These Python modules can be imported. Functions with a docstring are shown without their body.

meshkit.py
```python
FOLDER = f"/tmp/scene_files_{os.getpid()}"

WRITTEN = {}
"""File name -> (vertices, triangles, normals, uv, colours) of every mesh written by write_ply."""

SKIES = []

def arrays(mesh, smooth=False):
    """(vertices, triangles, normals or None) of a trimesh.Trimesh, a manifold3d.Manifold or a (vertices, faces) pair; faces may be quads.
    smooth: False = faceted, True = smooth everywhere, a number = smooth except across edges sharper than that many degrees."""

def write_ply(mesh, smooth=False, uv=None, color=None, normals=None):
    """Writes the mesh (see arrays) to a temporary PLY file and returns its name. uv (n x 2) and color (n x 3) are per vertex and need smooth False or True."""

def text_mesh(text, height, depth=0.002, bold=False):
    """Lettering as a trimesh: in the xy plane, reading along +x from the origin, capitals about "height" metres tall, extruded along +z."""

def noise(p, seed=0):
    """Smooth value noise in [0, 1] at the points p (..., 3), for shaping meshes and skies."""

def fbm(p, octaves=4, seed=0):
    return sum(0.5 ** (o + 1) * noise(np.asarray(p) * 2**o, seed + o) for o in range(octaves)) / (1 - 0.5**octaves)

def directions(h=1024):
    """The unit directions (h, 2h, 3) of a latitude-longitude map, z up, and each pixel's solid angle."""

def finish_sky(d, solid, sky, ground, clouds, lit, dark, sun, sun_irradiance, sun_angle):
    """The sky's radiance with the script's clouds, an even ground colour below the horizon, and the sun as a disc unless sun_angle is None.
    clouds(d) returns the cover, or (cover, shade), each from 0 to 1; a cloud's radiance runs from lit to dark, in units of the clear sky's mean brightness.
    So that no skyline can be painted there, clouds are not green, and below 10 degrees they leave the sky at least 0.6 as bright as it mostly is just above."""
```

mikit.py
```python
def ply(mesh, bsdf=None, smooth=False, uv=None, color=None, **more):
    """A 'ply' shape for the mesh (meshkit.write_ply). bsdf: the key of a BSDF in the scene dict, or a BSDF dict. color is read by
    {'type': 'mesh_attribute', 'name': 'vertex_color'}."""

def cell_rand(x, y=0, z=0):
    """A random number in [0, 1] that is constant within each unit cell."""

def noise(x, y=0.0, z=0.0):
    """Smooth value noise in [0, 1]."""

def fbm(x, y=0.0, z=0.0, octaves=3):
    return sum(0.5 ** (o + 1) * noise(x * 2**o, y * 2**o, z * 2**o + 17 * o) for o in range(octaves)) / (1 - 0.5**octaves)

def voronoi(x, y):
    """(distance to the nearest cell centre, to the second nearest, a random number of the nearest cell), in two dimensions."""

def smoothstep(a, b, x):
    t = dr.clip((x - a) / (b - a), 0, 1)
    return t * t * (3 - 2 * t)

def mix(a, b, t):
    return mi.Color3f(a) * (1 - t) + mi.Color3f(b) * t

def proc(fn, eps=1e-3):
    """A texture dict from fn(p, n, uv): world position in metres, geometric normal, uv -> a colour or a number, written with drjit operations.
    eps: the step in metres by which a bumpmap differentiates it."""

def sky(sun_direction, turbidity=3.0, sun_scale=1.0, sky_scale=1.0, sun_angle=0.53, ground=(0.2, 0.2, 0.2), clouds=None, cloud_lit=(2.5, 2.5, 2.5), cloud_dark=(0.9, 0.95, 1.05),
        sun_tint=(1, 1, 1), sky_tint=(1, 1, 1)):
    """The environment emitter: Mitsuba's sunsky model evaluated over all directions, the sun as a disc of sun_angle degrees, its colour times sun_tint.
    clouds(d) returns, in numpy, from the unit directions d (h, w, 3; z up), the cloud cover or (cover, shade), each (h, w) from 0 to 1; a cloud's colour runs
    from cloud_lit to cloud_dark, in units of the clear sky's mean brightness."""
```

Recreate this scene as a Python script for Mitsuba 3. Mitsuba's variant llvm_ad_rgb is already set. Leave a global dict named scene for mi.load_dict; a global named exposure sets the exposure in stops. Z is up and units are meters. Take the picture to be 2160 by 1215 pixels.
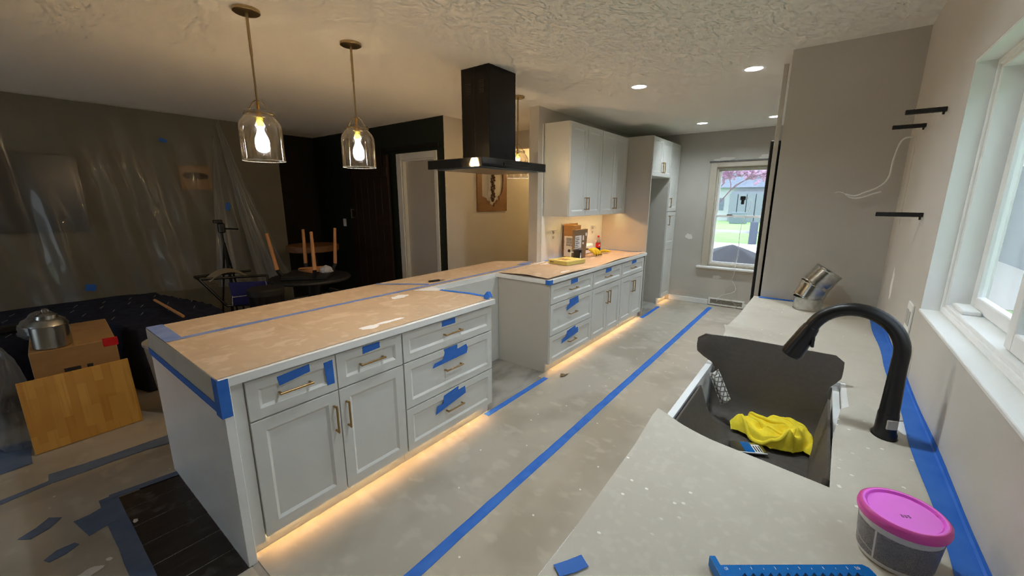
import math, random
import numpy as np
import trimesh
import drjit as dr
import mitsuba as mi
import mikit, meshkit
from mikit import proc, noise, fbm, smoothstep, mix, voronoi, cell_rand
from shapely.geometry import Polygon, Point, box as sbox
from scipy.spatial import Delaunay

T = mi.ScalarTransform4f
random.seed(7)
rng = np.random.default_rng(11)
scene, labels = {}, {}
PI = math.pi

# ------------------------------------------------------------------ camera, sky, exposure
EYE = np.array([0.0, 0.0, 1.65])
FWD = np.array([0.77571371, 0.59364067, -0.21414713])
DOWN = np.array([-0.16895859, -0.13158698, -0.97679981])
scene['camera'] = {'type': 'perspective', 'fov_axis': 'x', 'fov': math.degrees(2 * math.atan(1080 / 854.2)),
                   'near_clip': 0.03, 'far_clip': 500.0,
                   'to_world': T().look_at(EYE.tolist(), (EYE + FWD).tolist(), (-DOWN).tolist())}
exposure = 0.0
LAMP = 370.0       # radiance of the recessed ceiling lamps
BULB = 180.0       # radiance of the pendant bulbs
STRIP = 58.0       # radiance of the led strips
scene['sky'] = {**mikit.sky((-0.6, 0.35, 0.72), turbidity=4.0, sun_scale=0.0, sky_scale=21.0, sky_tint=(0.90, 1.02, 1.14), ground=(0.22, 0.22, 0.2),
                            clouds=lambda d: (np.full(d.shape[:2], 0.92), meshkit.fbm(d * 3.0, 3) * 0.6),
                            cloud_lit=(1.02, 1.12, 1.25), cloud_dark=(0.8, 0.9, 1.05)), 'sampling_weight': 5.0}


# ------------------------------------------------------------------ helpers
def uniq(key):
    n, k = 0, key
    while k in scene or k in labels:
        n += 1
        k = f'{key}_{n:03d}'
    return k


def thing(name, label, cat, group=None):
    key = uniq(name)
    labels[key] = {'label': label, 'category': cat}
    if group:
        labels[key]['group'] = group
    return key


def part(parent, name, mesh, mat, smooth=False, label=None, kind=None, **more):
    key = uniq(parent + '__' + name)
    scene[key] = mikit.ply(mesh, mat, smooth=smooth, **more)
    if label or kind:
        labels[key] = {}
        if label:
            labels[key]['label'] = label
        if kind:
            labels[key]['kind'] = kind
    return key


def solo(name, mesh, mat, label, cat, group=None, smooth=False, kind=None, **more):
    key = uniq(name)
    scene[key] = mikit.ply(mesh, mat, smooth=smooth, **more)
    labels[key] = {'label': label, 'category': cat}
    if group:
        labels[key]['group'] = group
    if kind:
        labels[key]['kind'] = kind
    return key


def struct(name, mesh, mat, label, smooth=False, **more):
    key = uniq(name)
    scene[key] = mikit.ply(mesh, mat, smooth=smooth, **more)
    labels[key] = {'label': label, 'kind': 'structure', 'category': name.split('_')[0]}
    return key


def cat_(*ms):
    ms = [m for a in ms for m in (a if isinstance(a, (list, tuple)) else [a])]
    return trimesh.util.concatenate(ms)


def box(x0, x1, y0, y1, z0, z1):
    m = trimesh.creation.box([abs(x1 - x0), abs(y1 - y0), abs(z1 - z0)])
    m.apply_translation([(x0 + x1) / 2, (y0 + y1) / 2, (z0 + z1) / 2])
    return m


def cbox(x0, x1, y0, y1, z0, z1, b=0.002):
    """A box with chamfered edges."""
    c, h = np.array([(x0 + x1) / 2, (y0 + y1) / 2, (z0 + z1) / 2]), np.array([abs(x1 - x0), abs(y1 - y0), abs(z1 - z0)]) / 2
    b = min(b, 0.45 * h.min())
    pts = []
    for sx in (-1, 1):
        for sy in (-1, 1):
            for sz in (-1, 1):
                s = np.array([sx, sy, sz])
                for k in range(3):
                    e = np.full(3, b)
                    e[k] = 0
                    pts.append(c + s * (h - e))
    return trimesh.convex.convex_hull(np.array(pts))


def rot(m, axis, deg, about=(0, 0, 0)):
    m = m.copy()
    m.apply_transform(trimesh.transformations.rotation_matrix(math.radians(deg), axis, about))
    return m


def mv(m, x=0, y=0, z=0):
    m = m.copy()
    m.apply_translation([x, y, z])
    return m


def tube(pts, r, n=10, cap=True):
    """A round tube along points; r is one radius or one per point."""
    P = np.asarray(pts, float)
    r = np.broadcast_to(np.asarray(r, float), len(P))
    t = np.gradient(P, axis=0)
    t /= np.linalg.norm(t, axis=1, keepdims=True) + 1e-12
    u = np.cross(t[0], [0, 0, 1] if abs(t[0][2]) < 0.9 else [1, 0, 0])
    u /= np.linalg.norm(u)
    V = []
    a = np.arange(n) * 2 * PI / n
    for i in range(len(P)):
        u = u - t[i] * (u @ t[i])
        u /= np.linalg.norm(u)
        w = np.cross(t[i], u)
        V.append(P[i] + r[i] * (np.cos(a)[:, None] * u + np.sin(a)[:, None] * w))
    F = []
    for i in range(len(P) - 1):
        for k in range(n):
            p, q = i * n + k, i * n + (k + 1) % n
            F += [[p, q, q + n], [p, q + n, p + n]]
    V = list(np.vstack(V))
    if cap:
        for i, flip in ((0, 1), (len(P) - 1, 0)):
            V.append(P[i])
            c = len(V) - 1
            for k in range(n):
                p, q = i * n + k, i * n + (k + 1) % n
                F.append([c, q, p] if flip else [c, p, q])
    return trimesh.Trimesh(np.array(V), np.array(F), process=False)


def spline(pts, n=40):
    from scipy.interpolate import CubicSpline
    P = np.asarray(pts, float)
    d = np.r_[0, np.cumsum(np.linalg.norm(np.diff(P, axis=0), axis=1))]
    return CubicSpline(d, P)(np.linspace(0, d[-1], n))


def lathe(profile, n=32):
    """A surface of revolution about z from (r, z) pairs, upward normals outward when z rises."""
    P = np.asarray(profile, float)
    a = np.arange(n) * 2 * PI / n
    V = np.stack([P[:, None, 0] * np.cos(a), P[:, None, 0] * np.sin(a), np.broadcast_to(P[:, None, 1], (len(P), n))], -1).reshape(-1, 3)
    F = []
    for i in range(len(P) - 1):
        for k in range(n):
            p, q = i * n + k, i * n + (k + 1) % n
            if P[i, 0] > 1e-9:
                F.append([p, q, q + n])
            if P[i + 1, 0] > 1e-9:
                F.append([p, q + n, p + n])
    return trimesh.Trimesh(V, np.array(F), process=False)


def sheet(poly, zf, thick=0.0015, step=0.05):
    """A thin sheet over a shapely polygon; zf(x, y) its lower surface height."""
    polys = getattr(poly, 'geoms', [poly])
    out = []
    for pg in polys:
        rings = [pg.exterior] + list(pg.interiors)
        B, loops = [], []
        for r in rings:
            r = r.segmentize(step)
            c = np.array(r.coords)[:-1]
            loops.append((len(B), len(c)))
            B += c.tolist()
        x0, y0, x1, y1 = pg.bounds
        X, Y = np.meshgrid(np.arange(x0 + step / 2, x1, step), np.arange(y0 + step / 2, y1, step))
        inner = pg.buffer(-step * 0.4)
        import shapely
        I = np.c_[X.ravel(), Y.ravel()]
        I = I[shapely.contains_xy(inner, I[:, 0], I[:, 1])]
        A = np.vstack([np.array(B), I]) if len(I) else np.array(B)
        tri = Delaunay(A).simplices
        c = A[tri].mean(1)
        tri = tri[shapely.contains_xy(pg, c[:, 0], c[:, 1])]
        a, b, d = A[tri[:, 0]], A[tri[:, 1]], A[tri[:, 2]]
        cr = (b[:, 0] - a[:, 0]) * (d[:, 1] - a[:, 1]) - (b[:, 1] - a[:, 1]) * (d[:, 0] - a[:, 0])
        tri = tri[np.abs(cr) > 1e-9]
        cr = cr[np.abs(cr) > 1e-9]
        tri[cr < 0] = tri[cr < 0][:, ::-1]
        z = np.asarray(zf(A[:, 0], A[:, 1])) + np.zeros(len(A))
        n = len(A)
        V = np.vstack([np.c_[A, z + thick], np.c_[A, z]])
        F = [tri, tri[:, ::-1] + n]
        for s, m in loops:
            i = s + np.arange(m)
            j = s + (np.arange(m) + 1) % m
            F += [np.c_[i, i + n, j], np.c_[j, i + n, j + n]]
        out.append(trimesh.Trimesh(V, np.vstack(F), process=False))
    return cat_(out)


def extr(poly, h, axis='z', at=0.0):
    """A shapely polygon extruded by h: 'z' as is; 'x': polygon in (y, z) from x=at; 'y': polygon in (x, z) from y=at."""
    ms = [trimesh.creation.extrude_polygon(g, h, engine='earcut') for g in getattr(poly, 'geoms', [poly])]
    m = cat_(ms)
    v = np.array(m.vertices)
    if axis == 'z':
        v[:, 2] += at
    elif axis == 'x':
        v = v[:, [2, 0, 1]]
        v[:, 0] += at
    else:
        v = np.c_[v[:, 0], v[:, 2] + at, v[:, 1]]
        m.faces = np.array(m.faces)[:, ::-1]
    m.vertices = v
    return m


def quadgrid(V, closed_u=False):
    """Faces of a grid of points (m, n, 3)."""
    m, n = V.shape[:2]
    F = []
    for i in range(m - 1):
        for j in range(n if closed_u else n - 1):
            a, b = i * n + j, i * n + (j + 1) % n
            F += [[a, b, b + n], [a, b + n, a + n]]
    return trimesh.Trimesh(V.reshape(-1, 3), np.array(F), process=False)


def thicken(m, t):
    """A grid surface given thickness t along its normals, closed at its rim."""
    v, f = np.array(m.vertices), np.array(m.faces)
    n = np.array(trimesh.Trimesh(v, f, process=False).vertex_normals)
    k = len(v)
    e = np.vstack([f[:, [0, 1]], f[:, [1, 2]], f[:, [2, 0]]])
    und = np.sort(e, axis=1)
    _, idx, cnt = np.unique(und, axis=0, return_index=True, return_counts=True)
    rim = e[idx[cnt == 1]]
    F = np.vstack([f, f[:, ::-1] + k, np.c_[rim[:, 1], rim[:, 0], rim[:, 0] + k], np.c_[rim[:, 1], rim[:, 0] + k, rim[:, 1] + k]])
    return trimesh.Trimesh(np.vstack([v, v - n * t]), F, process=False)


# ------------------------------------------------------------------ materials
def lin(r, g, b):
    return [((c / 255) / 12.92 if c / 255 <= 0.04045 else ((c / 255 + 0.055) / 1.055) ** 2.4) for c in (r, g, b)]


def rgb(c):
    return {'type': 'rgb', 'value': list(map(float, c))}


def mat(name, base, rough=0.6, metallic=0.0, spec=0.5, bump=None, bscale=0.001, two=True, **more):
    b = {'type': 'principled', 'base_color': base if isinstance(base, dict) else rgb(base), 'roughness': rough, 'metallic': metallic, 'specular': spec, **more}
    if bump is not None:
        b = {'type': 'bumpmap', 'map': proc(bump, eps=0.002), 'scale': bscale, 'b': b}
    scene[name] = {'type': 'twosided', 'b': b} if two else b
    return name


def paper_fn(base, dark, light):
    def f(p, n, uv):
        a = fbm(p.x * 5.0, p.y * 5.0, p.z * 5.0, 4)
        b = noise(p.x * 38.0 + 4 * a, p.y * 22.0, 3.0)
        c = mix(base, dark, smoothstep(0.45, 0.8, a) * 0.55)
        c = mix(c, light, smoothstep(0.62, 0.9, b) * 0.25)
        d = fbm(p.x * 9.0 + 31.0, p.y * 16.0, 5.0, 3)
        return mix(c, light, smoothstep(0.66, 0.74, d) * 0.45)
    return f


K = dict(base=lin(184, 160, 134), dark=lin(168, 143, 117), light=lin(204, 184, 160))
mat('kraft_paper', proc(paper_fn(K['base'], K['dark'], K['light'])), 0.62, spec=0.35)


def floor_paper_fn(p, n, uv):
    a = fbm(p.x * 2.2, p.y * 3.0, 1.0, 4)
    b = fbm(p.x * 14.0, p.y * 9.0, 8.0, 3)
    c = mix(lin(170, 163, 150), lin(154, 147, 133), smoothstep(0.4, 0.75, a))
    c = mix(c, lin(190, 183, 170), smoothstep(0.6, 0.8, b) * 0.35)
    speck, _, r = voronoi(p.x * 9.0, p.y * 9.0)
    return mix(c, lin(228, 224, 214), smoothstep(0.06, 0.04, speck) * smoothstep(0.90, 0.92, r))


mat('floor_paper', proc(floor_paper_fn), 0.5, spec=0.4)


def counter_paper_fn(p, n, uv):
    a = fbm(p.x * 4.0, p.y * 4.0, 2.0, 4)
    c = mix(lin(198, 193, 181), lin(188, 182, 169), smoothstep(0.35, 0.75, a))
    b = fbm(p.x * 60.0, p.y * 60.0, 4.0, 2)
    c = mix(c, lin(205, 200, 188), smoothstep(0.55, 0.8, b) * 0.25)
    speck, _, r = voronoi(p.x * 38.0 + 2 * a, p.y * 30.0)
    zone = smoothstep(0.5, 0.62, noise(p.x * 5.0, p.y * 5.0, 9.0))
    return mix(c, lin(240, 238, 230), smoothstep(0.16, 0.10, speck) * smoothstep(0.86, 0.88, r) * zone)


mat('counter_paper', proc(counter_paper_fn), 0.55, spec=0.35)


def dusty_fn(p, n, uv):
    a = fbm(p.x * 3.0, p.y * 7.0, 2.0, 4)
    return mix(lin(120, 118, 112), lin(150, 148, 142), smoothstep(0.35, 0.7, a))


mat('subfloor', proc(dusty_fn), 0.7)


def plank_fn(p, n, uv):
    g = fbm(p.x * 6.0, p.y * 60.0, 2.0, 3)
    c = mix(lin(26, 22, 21), lin(42, 36, 33), g)
    d = fbm(p.x * 12.0, p.y * 12.0, 6.0, 4)
    return mix(c, lin(120, 120, 120), smoothstep(0.62, 0.9, d) * 0.22)


mat('dark_plank', proc(plank_fn), 0.42)


def ceil_bump(p, n, uv):
    w = fbm(p.x * 30.0, p.y * 30.0, 0.0, 3)
    return smoothstep(0.42, 0.62, w) * 1.0 + 0.3 * noise(p.x * 130.0, p.y * 130.0, 1.0)


mat('ceiling_paint', lin(232, 229, 222), 0.85, spec=0.2, bump=ceil_bump, bscale=0.009)


def wallbump(p, n, uv):
    return fbm(p.x * 70.0, p.y * 70.0, p.z * 70.0, 2)


def wallcol(base, alt):
    def f(p, n, uv):
        a = fbm(p.x * 1.6, p.y * 1.6, p.z * 1.6, 3)
        return mix(base, alt, smoothstep(0.3, 0.75, a))
    return proc(f)


mat('greige_paint', wallcol(lin(196, 192, 186), lin(190, 186, 178)), 0.45, spec=0.35, bump=wallbump, bscale=0.0004)
mat('pale_paint', wallcol(lin(190, 187, 179), lin(182, 178, 170)), 0.5, spec=0.3)
mat('olive_paint', wallcol(lin(124, 121, 108), lin(116, 113, 100)), 0.55, spec=0.3)
mat('green_paint', lin(30, 38, 33), 0.5, spec=0.3)
mat('alcove_paint', lin(34, 30, 26), 0.7, spec=0.2)
mat('spackle', lin(224, 221, 214), 0.8, spec=0.2)
mat('white_paint', lin(226, 228, 226), 0.42)
mat('vinyl', lin(232, 234, 233), 0.35)
mat('tan_trim', lin(186, 178, 163), 0.45)
mat('cabinet_paint', lin(207, 208, 204), 0.38, spec=0.45)
mat('cabinet_side', lin(186, 183, 175), 0.45)
mat('cabinet_shadow', lin(92, 92, 90), 0.6)
mat('black_gap', lin(24, 24, 24), 0.7)


def quartz_fn(p, n, uv):
    v = fbm(p.x * 2.2 + p.z, p.y * 2.2 + p.z * 2, p.z * 2.0, 4)
    return mix(lin(227, 228, 226), lin(233, 234, 233), smoothstep(0.35, 0.6, v))


mat('quartz', proc(quartz_fn), 0.25, spec=0.5)
mat('blue_tape', proc(lambda p, n, uv: mix(lin(38, 98, 190), lin(60, 118, 204), fbm(p.x * 24.0, p.y * 24.0, p.z * 24.0, 2))), 0.6, spec=0.3)
mat('pale_tape', proc(lambda p, n, uv: mix(lin(84, 112, 176), lin(132, 146, 184), fbm(p.x * 16.0, p.y * 30.0, p.z * 24.0, 3))), 0.6, spec=0.3)
mat('dusty_tape', proc(lambda p, n, uv: mix(lin(70, 92, 128), lin(104, 116, 134), fbm(p.x * 9.0, p.y * 14.0, 4.0, 3))), 0.65, spec=0.3)
mat('bronze', lin(168, 138, 92), 0.32, metallic=1.0)
mat('nickel', lin(160, 142, 112), 0.35, metallic=1.0)
mat('brass', lin(196, 150, 78), 0.3, metallic=1.0)
mat('hood_black', lin(9, 9, 10), 0.36, spec=0.2)
mat('hood_gloss', lin(16, 17, 20), 0.06, spec=0.7)
mat('hood_filter', lin(150, 150, 150), 0.3, metallic=1.0)
mat('matte_black', lin(12, 13, 14), 0.36, spec=0.5)
mat('rubber_black', lin(22, 22, 23), 0.6)
scene['galvanised'] = {'type': 'twosided', 'b': {'type': 'principled', 'base_color': proc(lambda p, n, uv: mix(lin(176, 178, 174), lin(206, 206, 200), noise(p.x * 60.0, p.y * 60.0, p.z * 60.0))), 'roughness': 0.2, 'metallic': 1.0}}
mat('steel', lin(190, 190, 186), 0.25, metallic=1.0)
mat('foam_gray', proc(lambda p, n, uv: mix(lin(84, 79, 75), lin(92, 87, 82), fbm(p.x * 80.0, p.y * 80.0, p.z * 80.0, 2))), 0.6, spec=0.3)
mat('porcelain', lin(226, 230, 232), 0.18)
mat('yellow_cloth', proc(lambda p, n, uv: mix(lin(244, 216, 40), lin(252, 236, 84), fbm(p.x * 90.0, p.y * 90.0, p.z * 90.0, 2))), 0.85, spec=0.1, sheen=0.6,
    bump=lambda p, n, uv: noise(p.x * 420.0, p.y * 420.0, p.z * 420.0), bscale=0.0012)
mat('pink_plastic', lin(238, 120, 232), 0.32)
mat('pink_rim', lin(216, 80, 170), 0.32)
mat('bucket_white', lin(206, 204, 204), 0.35)
mat('cardboard', proc(lambda p, n, uv: mix(lin(150, 116, 76), lin(164, 130, 90), fbm(p.x * 12.0, p.y * 12.0, p.z * 30.0, 3))), 0.75, spec=0.2)
mat('cardboard_dark', lin(122, 104, 80), 0.75, spec=0.2)
mat('white_plastic', lin(228, 228, 224), 0.35)
mat('socket_gray', lin(176, 174, 168), 0.4)
mat('paper_white', lin(226, 224, 222), 0.7)
mat('ink', lin(40, 40, 42), 0.7)
mat('banana', proc(lambda p, n, uv: mix(lin(236, 200, 30), lin(214, 182, 40), noise(p.x * 60.0, p.y * 60.0, p.z * 60.0))), 0.5)
mat('banana_tip', lin(70, 52, 26), 0.6)
mat('cola', lin(28, 10, 8), 0.1)
mat('red_label', lin(206, 34, 40), 0.4)
mat('pale_yellow', lin(206, 190, 112), 0.6)
mat('red_plastic', lin(200, 24, 34), 0.35)
mat('ruler_blue', lin(10, 112, 196), 0.3, metallic=0.35)
mat('blanket', proc(lambda p, n, uv: mix(lin(26, 29, 42), lin(40, 44, 60), fbm(p.x * 20.0, p.y * 20.0, p.z * 20.0, 3))), 0.85, spec=0.2)
mat('thread', lin(110, 112, 120), 0.8)
mat('tv_black', lin(20, 20, 22), 0.25)
mat('picture_tan', lin(176, 140, 98), 0.7)
mat('feather_brown', lin(72, 50, 34), 0.8)
mat('navy_fabric', lin(28, 34, 104), 0.8)
mat('piping_white', lin(190, 190, 196), 0.7)
mat('canvas_tan', lin(140, 132, 112), 0.85)
mat('bin_gray', lin(150, 148, 140), 0.5)
mat('lamp_white', lin(240, 240, 236), 0.4)


def bamboo_fn(p, n, uv):
    k = dr.floor(p.x * 22.0)
    r = cell_rand(k, dr.floor(p.z * 3.3 + 7 * cell_rand(k, 2, 5)), 1)
    g = fbm(p.x * 90.0, p.z * 5.0, p.y * 4.0, 2)
    c = mix(lin(196, 142, 62), lin(214, 166, 84), r)
    return mix(c, lin(178, 124, 50), smoothstep(0.5, 0.9, g) * 0.5)


mat('bamboo', proc(bamboo_fn), 0.42)


def oak_fn(p, n, uv):
    g = fbm(p.x * 40.0, p.y * 40.0, p.z * 4.0, 3)
    return mix(lin(206, 150, 98), lin(184, 126, 76), g)


mat('light_wood', proc(oak_fn), 0.5)
mat('brown_wood', proc(lambda p, n, uv: mix(lin(120, 84, 52), lin(98, 66, 40), fbm(p.x * 9.0, p.y * 40.0, p.z * 40.0, 3))), 0.5)
mat('walnut', proc(lambda p, n, uv: mix(lin(44, 27, 19), lin(31, 19, 14), fbm(p.x * 9.0, p.y * 30.0, p.z * 3.0, 3))), 0.5)
scene['jar_glass'] = {'type': 'blendbsdf', 'weight': 0.009, 'a': {'type': 'thindielectric', 'int_ior': 1.75, 'specular_transmittance': rgb((0.88, 0.84, 0.79))}, 'b': {'type': 'twosided', 'b': {'type': 'principled', 'base_color': rgb((0.7, 0.66, 0.6)), 'roughness': 0.5}}}
scene['window_glass'] = {'type': 'thindielectric', 'int_ior': 1.5, 'specular_transmittance': rgb((0.97, 0.985, 0.98))}
scene['clear_film'] = {'type': 'blendbsdf', 'weight': 0.13,
                       'a': {'type': 'thindielectric', 'int_ior': 1.5},
                       'b': {'type': 'twosided', 'b': {'type': 'principled', 'base_color': rgb(lin(206, 208, 206)), 'roughness': 0.22, 'specular': 0.9}}}
mat('grass', proc(lambda p, n, uv: mix(lin(138, 176, 112), lin(160, 196, 132), fbm(p.x * 2.0, p.y * 2.0, 1.0, 4))), 0.9, spec=0.1)
mat('concrete', lin(196, 194, 188), 0.85)
mat('shingle', proc(lambda p, n, uv: mix(lin(120, 130, 146), lin(146, 154, 168), fbm(p.y * 6.0, p.z * 9.0, 1.0, 3))), 0.85)
mat('house_white', lin(214, 216, 220), 0.8)
mat('fence_gray', lin(148, 154, 164), 0.8)
mat('siding', lin(128, 140, 150), 0.7)
mat('siding_pale', lin(168, 178, 184), 0.7)
mat('post_gray', lin(104, 112, 128), 0.8)
mat('tarp', lin(46, 48, 56), 0.45, spec=0.5)
mat('bark', lin(134, 112, 116), 0.9)
mat('blossom', lin(206, 172, 196), 0.8)


def label_fn(p, n, uv):
    """Printed rows of tiny text on a dark label: uv.x round the pot, uv.y up."""
    row = dr.floor(uv.y * 44.0)
    fy = uv.y * 44.0 - row
    word = cell_rand(dr.floor(uv.x * 520.0), row, 3)
    ink = smoothstep(0.3, 0.4, fy) * smoothstep(0.95, 0.8, fy) * smoothstep(0.35, 0.45, word)
    gap = smoothstep(0.006, 0.003, dr.abs(uv.x - 0.394))
    c = mix(lin(88, 86, 90), lin(172, 170, 172), ink * 0.75)
    band = smoothstep(0.022, 0.012, dr.abs(uv.y - 0.2 - 1.3 * (0.39 - uv.x))) * smoothstep(0.394, 0.39, uv.x)
    return mix(mix(c, lin(206, 204, 204), gap), lin(206, 204, 204), band * 0.7)


mat('pot_label', proc(label_fn), 0.4)

# ------------------------------------------------------------------ room shell
ZT = 2.645
XF, XB = 6.93, -3.2          # far wall, wall behind the camera
YR, YL = -0.345, 6.40        # right wall, left wall
YB, YB2 = 2.645, 2.765       # kitchen back wall faces
XS = 3.93                    # end of the kitchen back wall
XG, YG = 3.66, 3.86          # dark green wall, hallway wall
XA, YA = 2.80, 7.02          # end of the left wall, alcove back wall

RECESSED = [(3.876, 0.60), (3.845, 1.50), (6.11, 1.48), (6.16, 0.66), (1.62, 1.50), (1.62, 0.60)]
RL = 0.068

floor_top = box(XB - 0.1, XF + 0.1, YR - 0.15, YA + 0.1, -0.12, 0.0)
struct('floor', floor_top, 'subfloor', 'dusty gray floor showing in the gaps between the cabinets')
cp = sbox(XB - 0.1, YR - 0.15, XF + 0.12, YA + 0.1)
for (x, y) in RECESSED:
    cp = cp.difference(Point(x, y).buffer(RL, 24))
struct('ceiling', extr(cp, 0.02, 'z', ZT), 'ceiling_paint', 'beige white textured plaster ceiling')
struct('roof', box(XB - 0.1, XF + 0.12, YR - 0.15, YA + 0.1, ZT + 0.12, ZT + 0.16), 'white_paint', 'roof deck above the ceiling')

# right wall with its window opening
WX0, WX1, WZ0, WZ1 = 0.55, 2.232, 1.215, 2.13
rw = sbox(XB - 0.1, -0.0, XF + 0.12, ZT + 0.12).difference(sbox(WX0, WZ0, WX1, WZ1))
wall_right = struct('wall_right', extr(rw, 0.17, 'y', YR - 0.17), 'greige_paint', 'greige wall with the sink window, right of the counter')
far_hole = sbox(0.48, 0.63, 1.42, 2.14)
fw = sbox(YR - 0.17, 0.0, YA + 0.1, ZT + 0.12).difference(far_hole)
wall_far = struct('wall_far', extr(fw, 0.14, 'x', XF), 'pale_paint', 'pale gray end wall with the far window')
wall_back = struct('wall_back', box(XS, XF, YB, YB2, 0, ZT + 0.01), 'greige_paint', 'greige wall behind the wall cabinets, ending in a narrow edge')
struct('wall_fridge', box(3.57, 3.69, YR, 0.326, 0, ZT + 0.01), 'greige_paint', 'tall greige wall closing the end of the right counter')
struct('wall_hall', box(XG, XF, YG, YG + 0.12, 0, ZT + 0.01), 'greige_paint', 'hallway wall lit warm by the pendant lamp')
DY0, DY1, DZ = 4.04, 4.70, 2.165
gw = sbox(YG + 0.12, 0, YA, ZT + 0.01).difference(sbox(DY0, -0.1, DY1, DZ))
struct('wall_green', extr(gw, 0.12, 'x', XG), 'green_paint', 'dark green wall with the white-cased doorway')
struct('wall_green_end', box(XG - 0.0005, XG + 0.0, YG, YG + 0.12, 0, ZT), 'green_paint', 'dark green corner strip beside the hallway wall')
wall_left = struct('wall_left', box(XB, XA, YL, YA, 0, ZT + 0.01), 'olive_paint', 'living room wall behind the plastic sheeting')
struct('wall_alcove', box(XA, XG + 0.12, YA, YA + 0.1, 0, ZT + 0.01), 'alcove_paint', 'dark wall at the back of the alcove')
bw = sbox(YR - 0.17, 0, YA + 0.1, ZT + 0.12).difference(sbox(4.0, 0.0, 5.8, 2.1))
struct('wall_rear', extr(bw, 0.14, 'x', XB - 0.14), 'olive_paint', 'wall behind the camera with the patio door opening')
struct('window_3', box(XB - 0.08, XB - 0.076, 4.0, 5.8, 0.0, 2.1), 'window_glass', 'patio door glass behind the camera')
struct('door_2', cat_(box(XG + 0.05, XG + 0.09, DY0, DY1, 0.01, DZ - 0.005)), 'greige_paint', 'plain greige door slab inside the white casing')
dc = cat_(cbox(XG - 0.02, XG + 0.0, DY1, DY1 + 0.10, 0, DZ + 0.085, .004), cbox(XG - 0.02, XG, DY0 - 0.055, DY0, 0, DZ + 0.085, .004), cbox(XG - 0.02, XG, DY0, DY1, DZ, DZ + 0.085, .004),
          box(XG, XG + 0.05, DY1 - 0.02, DY1, 0, DZ), box(XG, XG + 0.05, DY0, DY0 + 0.015, 0, DZ), box(XG, XG + 0.05, DY0 + 0.015, DY1 - 0.02, DZ - 0.02, DZ))
struct('trim_1', dc, 'white_paint', 'white door casing on the dark green wall')
struct('wall_header', box(5.16, 5.28, YB2 + 0.001, YG - 0.001, 2.40, ZT), 'greige_paint', 'header across the hallway ceiling')
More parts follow.
